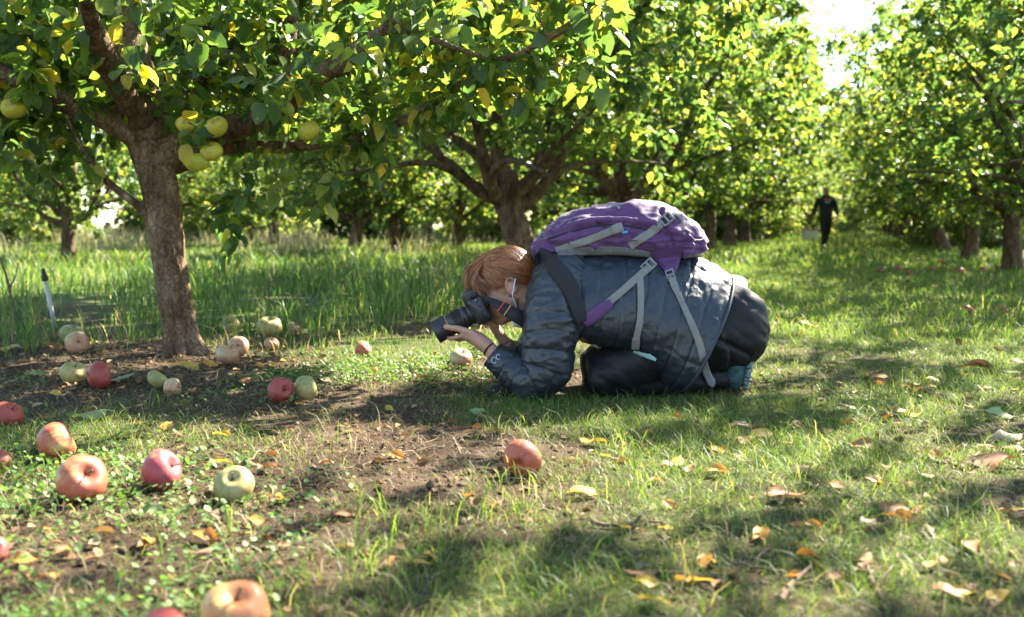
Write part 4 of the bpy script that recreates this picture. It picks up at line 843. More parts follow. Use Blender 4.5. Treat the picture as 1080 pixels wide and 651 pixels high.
# hands: near hand cradles the lens from below, far hand holds the grip
def finger(rows, r=.0088): return tube(PX(rows), np.linspace(r, r * .82, len(rows)), 10, 14)
def fpalm(rows, a, b): 
    pts = PX(rows); T, A, B = frames(pts); ax = unit(pts[-1] - pts[0]); y_ = np.array([0, 1.0, 0]); y_ = unit(y_ - ax * (y_ @ ax)); z_ = np.cross(ax, y_)
    return loft(pts, [z_ * q for q in b], [y_ * q for q in a], 16, 20)
body += [fpalm([(520, 372, 3.335), (513, 365, 3.345), (502, 357, 3.362), (491, 352.5, 3.378)], [.025, .029, .038, .038], [.025, .027, .026, .020]),
         finger([(511, 362, 3.335), (499, 352.5, 3.337), (486, 347.5, 3.352), (477, 346, 3.362), (468, 344.5, 3.368)], .0125),
         finger([(492, 353, 3.352), (481, 356, 3.366), (474, 357, 3.40), (470, 352, 3.435), (468, 347, 3.452)], .0092),
         finger([(493, 354, 3.372), (486, 358, 3.395), (480, 357, 3.428), (476, 350, 3.455), (475, 344, 3.466)], .0094),
         finger([(494, 354, 3.390), (489, 357.5, 3.416), (486, 355, 3.444), (483, 347, 3.466), (482, 341, 3.472)], .009),
         finger([(497, 354, 3.402), (495, 355, 3.432), (493, 351, 3.456), (491, 345, 3.470)], .008),
         fpalm([(533, 362, 3.50), (527, 353, 3.50), (520, 342, 3.502), (515, 333, 3.503)], [.023, .030, .036, .034], [.019, .019, .017, .014]),
         finger([(516, 330, 3.482), (507, 322, 3.485), (499, 322, 3.49), (496, 327, 3.495)], .0088), finger([(515, 334, 3.497), (506, 330, 3.502), (499, 330, 3.500), (498, 334, 3.49)], .009),
         finger([(517, 338, 3.505), (508, 336, 3.510), (502, 336, 3.504), (502, 340, 3.492)], .0088), finger([(520, 342, 3.512), (512, 341, 3.515), (507, 341, 3.506)], .008),
         finger([(524, 345, 3.478), (521, 334, 3.465), (519, 325, 3.455), (518, 318, 3.45)], .0108)]
bV, bF, bN = remesh(body, .0034, 5, .5)
part('body', (bV, bF), W, M['skin'], label='skin of face, ear and hands')
for s in (-1, 1): part('eye', hell(.074, s * .031, .006, .012, .0125, .0115, 14, 10), W, M['eye'])

# jacket: torso, two sleeves
def wr(R, sc, seed, st=(1, 1, 1)): return fbm(R * np.array(st) * sc, seed, 3)
tT = [(567, 272), (581, 265), (612, 261), (650, 262), (690, 264), (722, 267), (748, 276), (771, 291)]
tB = [(571, 335), (590, 350), (615, 361), (642, 367), (668, 374), (691, 393), (704, 408), (717, 417)]
tw_ = [.115, .175, .205, .205, .20, .20, .205, .21]
top = np.array([P(a, b_, 3.47) for a, b_ in tT]); bot = np.array([P(a, b_, 3.36) for a, b_ in tB]); bot[:, 2] = np.maximum(bot[:, 2], .02)
tc_ = (top + bot) / 2 + [0, .03, 0]; ta = (top - bot) / 2; tb = np.array([[0, q, 0] for q in tw_])
def quilt(L, depth, S, TH, R, seed, wob=.010):
    s = S + wob * fbm(R * 7, seed, 2); ph = s / L; dline = np.abs(ph - np.round(ph)) * L
    return depth * (1 - np.exp(-(dline / (.075 * L)) ** 1.2)) - depth
def jdisp(S, TH, R):
    d = quilt(.068, .0042, S, TH, R, 3, .014)
    bands = np.abs(((TH / (2 * np.pi) * 9 + .35 + .25 * fbm(R * 4, 6, 2)) % 1) - .5); d = d - .005 * np.exp(-(bands / .03) ** 2) * (fbm(R * 3.3, 17) > -.15)
    rg_ = (1 - np.abs(wr(R, 20, 28, (.55, 1, 1.3)))) ** 4
    return d + .006 * wr(R, 16, 8, (1.6, 1, .7)) + .003 * wr(R, 38, 9, (1, 1, .55)) + .009 * wr(R, 5, 10) + .003 * rg_
jp = [loft(tc_, ta, tb, 260, 190, .86, jdisp)]
def sleeve(pts, rad, flat, ns=190, nt=96, seed=0):
    p = np.array(pts); T, A, B = frames(cr(p, len(p)))
    def dsp(S, TH, R):
        rg_ = (1 - np.abs(wr(R, 17, seed + 9, (.6, 1, 1.4)))) ** 4
        return quilt(.055, .0042, S, TH, R, seed, .02) + .004 * wr(R, 22, seed + 4) + .003 * wr(R, 45, seed + 5, (1, 1, .5)) + .008 * wr(R, 7, seed + 6) + .005 * rg_
    return loft(p, [A[i] * rad[i] for i in range(len(p))], [B[i] * rad[i] * flat for i in range(len(p))], ns, nt, 1, dsp)
sl_px = [(600, 282, 3.40), (590, 295, 3.345), (583, 330, 3.305), (579, 365, 3.285), (575, 392, 3.278), (562, 403, 3.29), (545, 393, 3.308), (529, 381, 3.325), (520, 374, 3.333)]
jp.append(sleeve(PX(sl_px), [.075, .092, .094, .090, .082, .075, .062, .052, .046], 1.0, seed=31))
sr_px = [(606, 285, 3.58), (598, 300, 3.64), (578, 345, 3.64), (558, 388, 3.61), (548, 392, 3.58), (541, 378, 3.53), (536, 367, 3.51)]
jp.append(sleeve(PX(sr_px), [.07, .085, .08, .068, .062, .05, .043], 1.0, 110, 64, seed=41))
JV, JF = join(jp)
JK = part('jacket', (JV, JF), W, M['jacket'], label='slate blue quilted puffer jacket')
# collar, cuffs, hem binding
def ringtube(c, a, b, r, e=.86, n=90):
    th = np.linspace(0, 2 * np.pi, n, endpoint=False); ct, st = np.cos(th), np.sin(th); ct = np.sign(ct) * np.abs(ct) ** e; st = np.sign(st) * np.abs(st) ** e
    R0_ = c + ct[:, None] * a + st[:, None] * b; T = unit(np.roll(R0_, -1, 0) - np.roll(R0_, 1, 0)); O = unit(R0_ - c); N_ = np.cross(T, O); q = np.linspace(0, 2 * np.pi, 8, endpoint=False)
    R = R0_[:, None] + r * (np.cos(q)[None, :, None] * O[:, None] + np.sin(q)[None, :, None] * N_[:, None])
    i = np.arange(n)[:, None] * 8; j = np.arange(8)[None]; i2 = (np.arange(n)[:, None] + 1) % n * 8; j2 = (j + 1) % 8
    return R.reshape(-1, 3), [np.stack([i + j, i + j2, i2 + j2, i2 + j], -1).reshape(-1, 4)]
part('hem', ringtube(tc_[-1], ta[-1] * 1.0, tb[-1] * 1.0, .0065), JK, M['jacket_edge'])
cc = P(563, 305, YC); part('collar', loft([P(577, 303, YC), P(566, 304, YC), P(558, 306, YC)], [[0, 0, .105], [-.01, 0, .085], [-.012, 0, .075]], [[0, .12, 0], [0, .095, 0], [0, .08, 0]], 30, 60, 1, lambda S, TH, R: .004 * wr(R, 20, 77)), JK, M['jacket'])
bvj = BVHTree.FromPolygons([Vector(v) for v in JV], [tuple(f) for F_ in JF for f in F_.tolist()])
def cast(bv, px, py, dflt=3.3):
    d = ray(px, py); L_ = np.linalg.norm(d); h = bv.ray_cast(Vector(CAM), Vector(d / L_))
    return (np.array(h[0]), d / L_) if h[0] is not None else (P(px, py, dflt), d / L_)
def ribbon(pts, wpx, bv, off=.004, thick=.003, n=40, dflt=3.3, sm=7, cross=5):
    """a strap laid on what the camera sees there, following its surface"""
    pts = np.asarray(pts, float); m = cr(pts[:, :2], n); w = cr(np.asarray(wpx, float), n)[:, 0]; t = unit(np.gradient(m, axis=0)); nn = np.stack([-t[:, 1], t[:, 0]], -1)
    U = np.linspace(-.5, .5, cross); D = np.zeros((n, cross)); dirs_ = np.zeros((n, cross, 3))
    for i in range(n):
        for j in range(cross):
            q = m[i] + nn[i] * w[i] * U[j]; h, d = cast(bv, q[0], q[1], dflt); D[i, j] = np.linalg.norm(h - CAM); dirs_[i, j] = d
    k = np.ones(sm) / sm; pad = sm // 2
    base_ = np.apply_along_axis(lambda v: np.convolve(np.pad(v, pad, 'edge'), k, 'valid'), 0, D); D = .75 * base_ + .25 * np.minimum(D, base_); D = .5 * D + .5 * D.mean(1, keepdims=True)
    tp_ = CAM + dirs_ * (D - off - thick)[..., None]; bt_ = CAM + dirs_ * (D - off)[..., None]
    R = np.concatenate([tp_, bt_[:, ::-1]], 1); return ring_mesh(R)
part('lining', ribbon([(668, 371), (680, 374), (692, 380)], [3, 6, 3], bvj, .002, .003, 16), JK, M['lining'])
# small ring-shaped logo on the cuff, zip pull
for (a, b_, r1) in ((521, 380, 2.6), (525.5, 376.5, 2.2)):
    c, d = cast(bvj, a, b_); th = np.linspace(.6, 5.6, 14); part('logo', tube([cast(bvj, a + r1 * math.cos(t), b_ + r1 * 1.25 * math.sin(t))[0] - d * .002 for t in th], .0012, 6), JK, M['silver'])
# shirt showing at the small of the back
part('shirt', loft([P(735, 330, YC), P(762, 336, YC), P(769, 340, YC)], [[.02, 0, .146], [.045, 0, .152], [.05, 0, .156]], [[0, .15, 0], [0, .155, 0], [0, .155, 0]], 24, 48), W, M['shirt'])
# leggings
lg = [ellipsoid(P(756, 345, 3.49), np.array([[.165, 0, -.02], [0, .195, 0], [.03, 0, .158]]), 32, 22), ellipsoid(P(770, 345, 3.405), [.138, .105, .150], 28, 18), ellipsoid(P(770, 345, 3.585), [.138, .105, .150], 28, 18), ellipsoid(P(745, 330, 3.49), [.135, .18, .145], 28, 18), ellipsoid(P(762, 335, 3.49), [.125, .185, .14], 28, 18)]
for y_, h_, k_, a_ in ((3.40, HIPL, KL, AL), (3.58, HIPR, KR, AR)):
    lg += [tube([h_ + [.02, 0, .0], h_ * .66 + k_ * .34, h_ * .3 + k_ * .7, k_, k_ + [-.02, 0, -.006]], [.132, .112, .092, .074, .058], 24, 30), tube([k_ + [.0, 0, -.016], k_ * .6 + a_ * .4 - [0, 0, .012], k_ * .2 + a_ * .8 - [0, 0, .01], a_], [.054, .058, .047, .036], 20, 24)]
lV, lF, lN = remesh(lg, .006, 6, .5)
fold = -np.exp(-((((lV[:, 0] - P(752, 355, YC)[0]) * .5 + (lV[:, 2] - P(752, 355, YC)[2])) / .010) ** 2)) * .010 * (lV[:, 0] > P(700, 0, YC)[0]) * (lV[:, 0] < P(790, 0, YC)[0])
lV = lV + lN * (.009 * fbm(lV * [10, 7, 14], 55, 3) + .008 * fbm((lV @ np.array([[.8, 0, .6], [0, 1, 0], [-.6, 0, .8]])) * [9, 12, 34], 56, 2) + fold)[:, None]
lV[:, 2] = np.maximum(lV[:, 2], .004)
part('leggings', (lV, lF), W, M['leggings'])
# shoes: toes on the ground, heel raised, sole turned backwards
for q, (cx_, y_) in enumerate(((781, 3.405), (777, 3.575))):
    toe = P(cx_ - 4, 413, y_); toe[2] = max(toe[2], .03); heel = P(cx_ + 3, 352, y_); ax = unit(heel - toe); bk_ = unit(np.cross(np.array([0, 1.0, 0]), ax)); bk_ = bk_ if bk_[0] > 0 else -bk_
    L_ = np.linalg.norm(heel - toe)
    cs = [toe - ax * .005, toe + ax * .02, toe + ax * L_ * .35, toe + ax * L_ * .7, heel, heel + ax * .012]
    sh = part('shoe', loft([c - bk_ * .012 for c in cs], [bk_ * v for v in (.022, .034, .038, .042, .036, .02)], [[0, v, 0] for v in (.026, .042, .046, .037, .034, .02)], 50, 40, .9, lambda S, TH, R: .002 * wr(R, 60, 61)), W, M['shoe'])
    part('sole', loft([c + bk_ * .026 for c in cs], [bk_ * v for v in (.008, .014, .014, .016, .016, .008)], [[0, v, 0] for v in (.028, .045, .049, .04, .037, .022)], 60, 40, .8, lambda S, TH, R: .0022 * np.sign(np.sin(S * 420))), sh, M['sole'])
    for i in range(4): part('lace', tube([toe + ax * L_ * (.38 + .09 * i) - bk_ * .05 + [0, s * .022, 0] - bk_ * .002 * abs(s) for s in (-1, 0, 1)], .003, 6, 8), sh, M['web'])
# hair: a cap over the skull and locks combed back to the nape, a loose fringe in front
hr = np.random.default_rng(3)
def skull(d, k=1.0):
    d = unit(d); return H(*(np.array([-.014, 0, .030]) + d * np.array([.102, .081, .094]) * k))
n_, m_ = 64, 40; ph = np.linspace(0, np.pi * .80, m_)[:, None]; th = np.linspace(0, 6.2832, n_, endpoint=False)[None]
lim = np.where(np.cos(th) > .35, .40 + .10 * (1 - np.cos(th)), np.where(np.cos(th) > -.15, .54, .70)); lim = np.convolve(np.concatenate([lim[0][-6:], lim[0], lim[0][:6]]), np.ones(13) / 13, 'valid')[None]
phs = ph / (.8 * np.pi) * lim * np.pi
dd = np.stack([np.sin(phs) * np.cos(th), np.sin(phs) * np.sin(th), np.cos(phs)], -1); tilt_ = .22
dd = np.stack([dd[..., 0] * math.cos(tilt_) - dd[..., 2] * math.sin(tilt_) * 0 , dd[..., 1], dd[..., 2]], -1)
cap = HC + HS * (np.array([-.016, 0, .030]) @ np.array([hf, hl, hu]) + (unit(dd) * np.array([.104, .082, .098])) @ np.array([hf, hl, hu]))
HR = part('hair', ring_mesh(cap), W, M['hair'], label='reddish-brown hair combed back')
locks = []
for i in range(1300):
    s = hr.choice([-1, 1]); a = hr.uniform(-.5, 1.0)             # start along the parting, from the forehead over the crown
    d0 = np.array([math.sin(a) * 1.0, s * hr.uniform(.0, .18), math.cos(a)]); k0 = hr.uniform(1.0, 1.05)
    d2 = np.array([-1.0, s * hr.uniform(.1, .5), hr.uniform(-.75, -.2)])
    side = hr.uniform(.25, 1.0); d1 = np.array([.30 * max(a, 0) - .3, s * (1.1 * side + .1), hr.uniform(.05, .5) + .5 * (1 - side)])
    t = np.linspace(0, 1, 9)[:, None]; dq = (1 - t) ** 2 * unit(d0) + 2 * t * (1 - t) * unit(d1) * 1.15 + t * t * unit(d2)
    lift = 1.02 + .05 * np.sin(t[:, 0] * 3.1) * hr.random() + hr.normal(0, .010)
    pts = np.array([skull(q, l_) for q, l_ in zip(dq, lift)]) + hr.normal(0, .0012, (9, 3)); locks.append(tube(pts, np.array([.0004, .0009, .0011, .0012, .0012, .0012, .0011, .0009, .0004]) * hr.uniform(.7, 1.4), 4, cap=False))
for i in range(700):                                            # hair over the temple, swept down towards the ear
    s = hr.choice([-1, 1]); a = hr.uniform(.1, 1.15); d0 = np.array([math.sin(a), s * hr.uniform(.05, .45), math.cos(a)]); d2 = np.array([hr.uniform(-.45, .75), s * 1.05, hr.uniform(-.42, .0)]); d1 = np.array([.6 * math.sin(a) + .25, s * .75, .75])
    t = np.linspace(0, 1, 9)[:, None]; dq = (1 - t) ** 2 * unit(d0) + 2 * t * (1 - t) * unit(d1) * 1.1 + t * t * unit(d2)
    pts = np.array([skull(q, 1.035 + hr.normal(0, .012)) for q in dq]) + hr.normal(0, .001, (9, 3)); locks.append(tube(pts, np.array([.0004, .0009, .0011, .0012, .0012, .0012, .001, .0007, .0003]) * hr.uniform(.7, 1.4), 4, cap=False))
for i in range(420):                                            # fringe falling forward and down
    s = hr.uniform(-1, 1); d0 = np.array([hr.uniform(.05, .75), s * .45, 1.0]); p0 = skull(d0, 1.02); b0 = np.array([.085 + hr.uniform(0, .028), s * .055, .055 + hr.normal(0, .012)]); p1 = H(*(b0 + [.012, 0, .03])); 
    p2 = H(*b0) + np.array([hr.uniform(-.012, .004), 0, -hr.uniform(.01, .045)])
    t = np.linspace(0, 1, 8)[:, None]; pts = (1 - t) ** 2 * p0 + 2 * t * (1 - t) * (p1 + np.array([-.010, 0, .012])) + t * t * p2; locks.append(tube(pts + hr.normal(0, .001, (8, 3)), np.linspace(.0015, .0006, 8) * hr.uniform(.7, 1.4), 4, cap=False))
for i in range(260):                                            # thick front locks beside the forehead
    s = hr.choice([-1, 1]); p0 = skull(np.array([hr.uniform(.4, .95), s * hr.uniform(.1, .6), .8]), 1.03); p2 = H(.088 + hr.uniform(-.035, .02), s * hr.uniform(.05, .072), hr.uniform(-.012, .03)); p1 = H(.10, s * .068, .075)
    t = np.linspace(0, 1, 8)[:, None]; pts = (1 - t) ** 2 * p0 + 2 * t * (1 - t) * p1 + t * t * p2; locks.append(tube(pts + hr.normal(0, .0012, (8, 3)), np.linspace(.0016, .0007, 8) * hr.uniform(.7, 1.4), 4, cap=False))
for i in range(60):                                             # flyaway wisps
    s = hr.choice([-1, 1]); p0 = skull(np.array([hr.uniform(-.9, .6), s * .4, hr.uniform(.3, 1)]), 1.02); p2 = p0 + hr.normal(0, .03, 3) + np.array([.02, 0, .012]); locks.append(tube(cr(np.array([p0, (p0 + p2) / 2 + hr.normal(0, .01, 3), p2]), 6), np.full(6, .00035), 3, cap=False))
tl_ = [tube(cr(np.array([H(-.10, s * .012, -.03), H(-.125, s * .02, -.06), H(-.12, s * .03 + hr.normal(0, .012), -.10), H(-.11, s * .03, -.135 + hr.normal(0, .012))]), 9) + hr.normal(0, .003, (9, 3)), np.linspace(.0018, .0007, 9), 4, cap=False) for s in hr.uniform(-1, 1, 160)]
part('locks', join(locks + tl_), HR, M['hair'], kind='stuff')
# mask pulled under the chin with its ear loops; wrist tie
mk = part('face_mask', loft([H(.03, 0, -.125), H(.0, 0, -.122), H(-.03, 0, -.115)], [hu * .012, hu * .032, hu * .018], [hl * .052, hl * .072, hl * .066], 20, 30, 1, lambda S, TH, R: .002 * wr(R, 40, 66)), W, M['mask'])
for s in (-1, 1): part('ear_loop', tube([H(.0, s * .064, -.10), H(-.004, s * .074, -.06), H(-.006, s * .083, -.035), H(-.022, s * .090, -.008), H(-.036, s * .080, .012)], .0022, 6, 20), mk, M['mask'])
wc = PX([(516, 368.5, 3.338)])[0]; wa = unit(P(502, 357, 3.362) - P(520, 372, 3.335)); wy = np.array([0, 1.0, 0]); wy = unit(wy - wa * (wy @ wa)); wz = np.cross(wa, wy)
part('wrist_tie', ringtube(wc, wz * .0235, wy * .0275, .0028, 1.0, 40), W, M['blackstrap'])

# ------------------------------------------------------------------ the camera in her hands
cf = unit(np.array([-.894, 0, -.447])); cu = unit(np.array([-.447, 0, .894])); cy = np.array([0, 1.0, 0]); CB = P(506, 325.5, 3.425)
CMR = thing('camera', 'black single-lens reflex camera with long zoom lens held in both hands', 'camera', CB - cu * .055)
def Q(f, y_, u): return CB + cf * f + cy * y_ + cu * u
part('camera_body', join([bbox(Q(0, 0, -.002), np.array([cf * .026, cu * .047, cy * .066]), .18), bbox(Q(.016, .052, -.004), np.array([cf * .032, cu * .042, cy * .018]), .3), bbox(Q(-.014, 0, .02), np.array([cf * .026, cu * .024, cy * .034]), .2)]), CMR, M['cam'])
part('prism_hump', loft([Q(-.034, 0, .046), Q(-.01, 0, .050), Q(.012, 0, .050), Q(.034, 0, .046), Q(.040, 0, .042)], [cu * v for v in (.015, .026, .030, .024, .012)], [cy * v for v in (.022, .030, .032, .026, .016)], 30, 28, .45), CMR, M['cam'])
part('eyepiece', bbox(Q(-.044, 0, .040), np.array([cy * .02, cu * .013, cf * .008]), .3), CMR, M['camrub'])
part('mode_dial', tube([Q(-.004, -.046, .044), Q(-.004, -.046, .058), Q(-.004, -.046, .060)], [.016, .016, .014], 22), CMR, M['camrub'])
part('shutter_button', tube([Q(.030, .050, .038), Q(.032, .050, .046), Q(.032, .050, .048)], [.009, .009, .007], 16), CMR, M['camrub'])
part('flash_shoe', bbox(Q(-.012, 0, .081), np.array([cf * .010, cy * .010, cu * .002]), .2), CMR, M['buckle'])
def barrel(rows, n=40):
    p = np.array([Q(f, 0, -.004) for f, r in rows]); th = np.linspace(0, 2 * np.pi, n, endpoint=False); r = np.array([q for _, q in rows])
    return ring_mesh(p[:, None] + r[:, None, None] * (cy * np.cos(th)[:, None] + cu * np.sin(th)[:, None])[None])
LN_ = part('lens', barrel([(.024, .034), (.032, .036), (.040, .0365), (.041, .034), (.046, .034), (.047, .0375), (.060, .0385), (.061, .036), (.066, .036), (.067, .0365), (.10, .0375), (.118, .0385), (.119, .0365), (.122, .0365), (.123, .040), (.158, .042), (.172, .043), (.174, .0425), (.174, .0385), (.166, .036), (.164, .034)], 48), CMR, M['cam'])
th = np.linspace(0, 2 * np.pi, 60, endpoint=False)
rib = [bbox(CB + cf * .083 - cu * .004 + (cy * math.cos(t) + cu * math.sin(t)) * .0376, np.array([(cy * -math.sin(t) + cu * math.cos(t)) * .0012, (cy * math.cos(t) + cu * math.sin(t)) * .0014, cf * .015]), .1) for t in th]
part('zoom_ring', join(rib), LN_, M['camrub'])
part('gold_ring', barrel([(.1195, .0368), (.1196, .0392), (.1222, .0392), (.1223, .0368)]), LN_, M['gold'])
part('front_element', barrel([(.160, .001), (.1635, .018), (.1625, .0335), (.161, .034)]), LN_, M['glass'])
part('mount_ring', barrel([(.0255, .033), (.0256, .0368), (.0275, .0368), (.0276, .033)]), LN_, M['silver'])
for i, (f_0, u_0) in enumerate(((-.008, .012), (-.008, -.008), (.004, -.026))): part('button', tube([Q(f_0, -.064, u_0), Q(f_0, -.0685, u_0), Q(f_0, -.069, u_0)], [.005, .005, .004], 12), CMR, M['camrub'])
part('lug', tube([Q(-.004, -.064, .030), Q(-.004, -.072, .032), Q(-.006, -.072, .040)], .0025, 8), CMR, M['buckle'])
def strap3(pts, w, t=.0025, n=40, up=None):
    p = cr(PX(pts), n); T = unit(np.gradient(p, axis=0)); s = unit(np.cross(T, np.array([.15, -1.0, .2]))); nn = np.cross(T, s); w = cr(np.asarray(w, float), n) / 2
    return ring_mesh(np.stack([p - s * w, p + s * w, p + s * w + nn * t, p - s * w + nn * t], 1)), p, s, nn
spx = [(511, 314, 3.357), (520, 318, 3.345), (531, 325, 3.325), (545, 333, 3.31), (558, 340, 3.33), (570, 345, 3.38)]
sg, sp_, ss_, sn_ = strap3(spx, [.012, .022, .040, .048, .050, .05]); SP = part('strap', sg, CMR, M['blackstrap'])
for k_, mt in ((14, 'red'), (18, 'orange')):
    i = k_; sgn = 1 if (sn_[i] @ np.array([0, -1.0, 0])) > 0 else -1; off = sn_[i] * (.0031 if sgn > 0 else -.0006)
    c = sp_[i] + off; t = unit(sp_[i + 1] - sp_[i - 1]); part('stripe', bbox(c, np.array([t * .0018, sn_[i] * .0005, ss_[i] * .021]), .1), SP, M[mt])

# ------------------------------------------------------------------ backpack
bT = [(562, 263), (568, 251), (578, 240), (592, 230), (615, 223), (640, 218), (665, 216), (690, 218), (708, 222), (722, 229), (733, 240), (740, 252), (742, 259)]
bB = [(564, 268), (570, 270), (580, 270), (594, 269), (615, 268), (640, 268), (665, 269), (690, 271), (706, 273), (720, 274), (732, 272), (739, 269), (741, 264)]
bw = [.05, .085, .105, .118, .125, .13, .13, .125, .12, .115, .10, .075, .035]
pt = np.array([P(a, b_, 3.47) for a, b_ in bT]); pb = np.array([P(a, b_, 3.44) for a, b_ in bB])
def crease(R, pts, w):
    """distance in the side view to a polyline of photo points, turned to the pack's plane"""
    q = cr(np.array([P(a, b_, 3.36) for a, b_ in pts])[:, [0, 2]], 60); p = R[..., [0, 2]].reshape(-1, 2); d = np.min(((p[:, None] - q[None]) ** 2).sum(-1), 1) ** .5
    return np.exp(-(d / w) ** 2).reshape(R.shape[:-1])
def bdisp(S, TH, R):
    near_ = np.clip((3.50 - R[..., 1]) / .06, 0, 1)
    d = -.012 * crease(R, [(572, 250), (600, 243), (632, 236), (660, 236), (690, 243), (712, 250)], .006) * near_ - .012 * crease(R, [(590, 240), (620, 229), (655, 226), (672, 230)], .005) * near_
    d = d - .016 * crease(R, [(697, 224), (700, 238), (708, 252), (712, 268)], .007) * near_ + .012 * crease(R, [(682, 232), (676, 228), (690, 238)], .012) * near_
    d = d + .012 * crease(R, [(600, 236), (640, 230), (668, 232)], .012) * near_ + .012 * crease(R, [(722, 245), (728, 258), (722, 268)], .010) * near_
    for k_ in range(3): d = d - .007 * crease(R, [(714, 250 + 7 * k_), (726, 248 + 7 * k_), (738, 252 + 6 * k_)], .0035) * near_
    d = d + .014 * (1 - np.abs(wr(R, 13, 85, (.5, 1, 1.5)))) ** 5 - .010 * (1 - np.abs(wr(R, 10, 86, (.6, 1, 1.2)))) ** 6
    return d + .011 * wr(R, 9, 81, (.7, 1, 1.5)) + .006 * wr(R, 24, 82, (.45, 1, 1.3)) + .003 * wr(R, 55, 83)
bv_, bf_ = loft((pt + pb) / 2, (pt - pb) / 2, [[0, q, 0] for q in bw], 200, 150, .82, bdisp)
BP = thing('backpack', 'purple hiking backpack with grey straps worn on the photographer\'s back', 'backpack', P(650, 268, YC))
part('main_bag', (bv_, bf_), BP, M['purple'])
bvp = BVHTree.FromPolygons([Vector(v) for v in np.concatenate([JV, bv_])], [tuple(f) for F_ in JF for f in F_.tolist()] + [tuple((f + len(JV)).tolist()) for F_ in bf_ for f in F_])
part('back_panel', ribbon([(588, 267), (620, 265), (655, 265), (694, 270)], [5, 9, 9, 5], bvp, .002, .006, 50), BP, M['panel'])
def clip(px, py, ang, lpx, wpx, name='buckle', mt='buckle', th_=.006):
    c, d = cast(bvp, px, py); s = np.linalg.norm(c - CAM) / FPX; v = d - FWD * (d @ FWD)
    X = RGT * math.cos(ang) - UPV * math.sin(ang); Y = np.cross(d, X); X = np.cross(Y, d); c = c - d * (th_ + .005)
    return part(name, join([bbox(c + X * lpx * s * q, np.array([Y * wpx * s / 2, d * th_, X * lpx * s * .09]), .25) for q in (-.45, 0, .45)] + [bbox(c + Y * wpx * s * q, np.array([X * lpx * s / 2, d * th_ * .8, Y * wpx * s * .08]), .25) for q in (-.42, .42)]), BP, M[mt])
part('side_strap', ribbon([(586, 264), (610, 257), (632, 249), (654, 240)], [6, 8, 8, 8], bvp, .003, .003, 40), BP, M['web'])
part('strap_tip', ribbon([(646, 243), (651, 241), (657, 239)], [9.5, 10, 10], bvp, .007, .004, 10), BP, M['web'])
part('side_strap', ribbon([(664, 260), (676, 252), (688, 244), (699, 234)], [9, 9, 9, 8], bvp, .003, .003, 36), BP, M['web']); clip(703, 231, -.7, 13, 11)
part('side_strap', ribbon([(706, 228), (713, 226), (720, 234), (722, 248)], [5, 4, 3, 3], bvp, .003, .003, 24), BP, M['web'])
part('zipper', ribbon([(578, 252), (600, 245), (632, 238), (660, 238), (684, 243)], [1.6] * 5, bvp, .001, .0025, 60, cross=3), BP, M['blackstrap'])
part('zipper_pull', ribbon([(629, 234), (634, 236), (638, 240)], [2.6, 2.2, 1.6], bvp, .004, .003, 10, cross=3), BP, M['blackstrap'])
part('carry_loop', ribbon([(641, 219), (648, 216.5), (654, 220)], [3, 3, 3], bvp, .004, .004, 12, cross=3), BP, M['web'])
part('tag', ribbon([(656, 245.4), (662, 244.8)], [2.6, 2.6], bvp, .004, .002, 6, cross=3), BP, M['blue'])
part('hip_fin', ribbon([(702, 262), (705, 272), (707, 281), (708, 289)], [34, 28, 18, 9], bvp, .005, .010, 26), BP, M['purple'])
part('lower_strap', ribbon([(690, 277), (672, 293), (655, 308), (636, 324)], [8.5, 8, 8, 8], bvp, .006, .003, 44), BP, M['web']); clip(684, 280, -.75, 14, 11)
part('strap_pad', ribbon([(645, 319), (634, 327), (624, 335), (616, 341)], [9, 13, 14, 10], bvp, .002, .009, 26), BP, M['purple'])
part('dangling_strap', ribbon([(675, 293), (676, 315), (675, 338), (671, 358), (670, 368)], [7, 7, 7, 7, 7], bvp, .006, .003, 44), BP, M['web'])
part('strap_tip', ribbon([(671, 357), (670, 369)], [8.5, 8.5], bvp, .009, .005, 8), BP, M['web'])
part('hip_strap', ribbon([(706, 286), (711, 300), (716, 312), (727, 336), (737, 360), (743, 385), (746, 396)], [5, 8, 6, 7, 8, 8, 8], bvp, .006, .003, 70), BP, M['web']); clip(707, 290, 1.25, 11, 9)
bvl = BVHTree.FromPolygons([Vector(v) for v in np.concatenate([JV, lV])], [tuple(f) for F_ in JF for f in F_.tolist()] + [tuple(f) for f in (lF[0] + len(JV)).tolist()])
part('clip', ribbon([(745, 393), (748, 399), (751, 404), (754, 406)], [9, 8, 9, 4], bvl, .010, .007, 14), BP, M['buckle'])
part('shoulder_strap', ribbon([(566, 268), (578, 275), (590, 287), (600, 302), (608, 320), (613, 340)], [16, 18, 19, 19, 17, 12], bvp, .003, .008, 60), BP, M['blackstrap'])
part('strap_webbing', ribbon([(617, 342), (610, 350), (606, 360)], [5, 5, 5], bvp, .003, .003, 16), BP, M['blackstrap'])

# small dark pouch on the soil by the elbow
pc = G(531, 418); pz = float(gz(pc[0], pc[1]))
LC = single('lens_pouch', loft([pc + [-.05, .02, .012], pc + [-.042, .02, .016], pc + [-.005, .025, .02], pc + [.035, .03, .018], pc + [.045, .03, .012]], [[0, 0, v] for v in (.004, .014, .020, .017, .004)], [[0, v, 0] for v in (.006, .022, .028, .024, .006)], 40, 30, .8, lambda S, TH, R: .003 * wr(R, 60, 12)), M['blackstrap'], pc, 'small black fabric pouch on the soil left of the elbow', 'pouch')

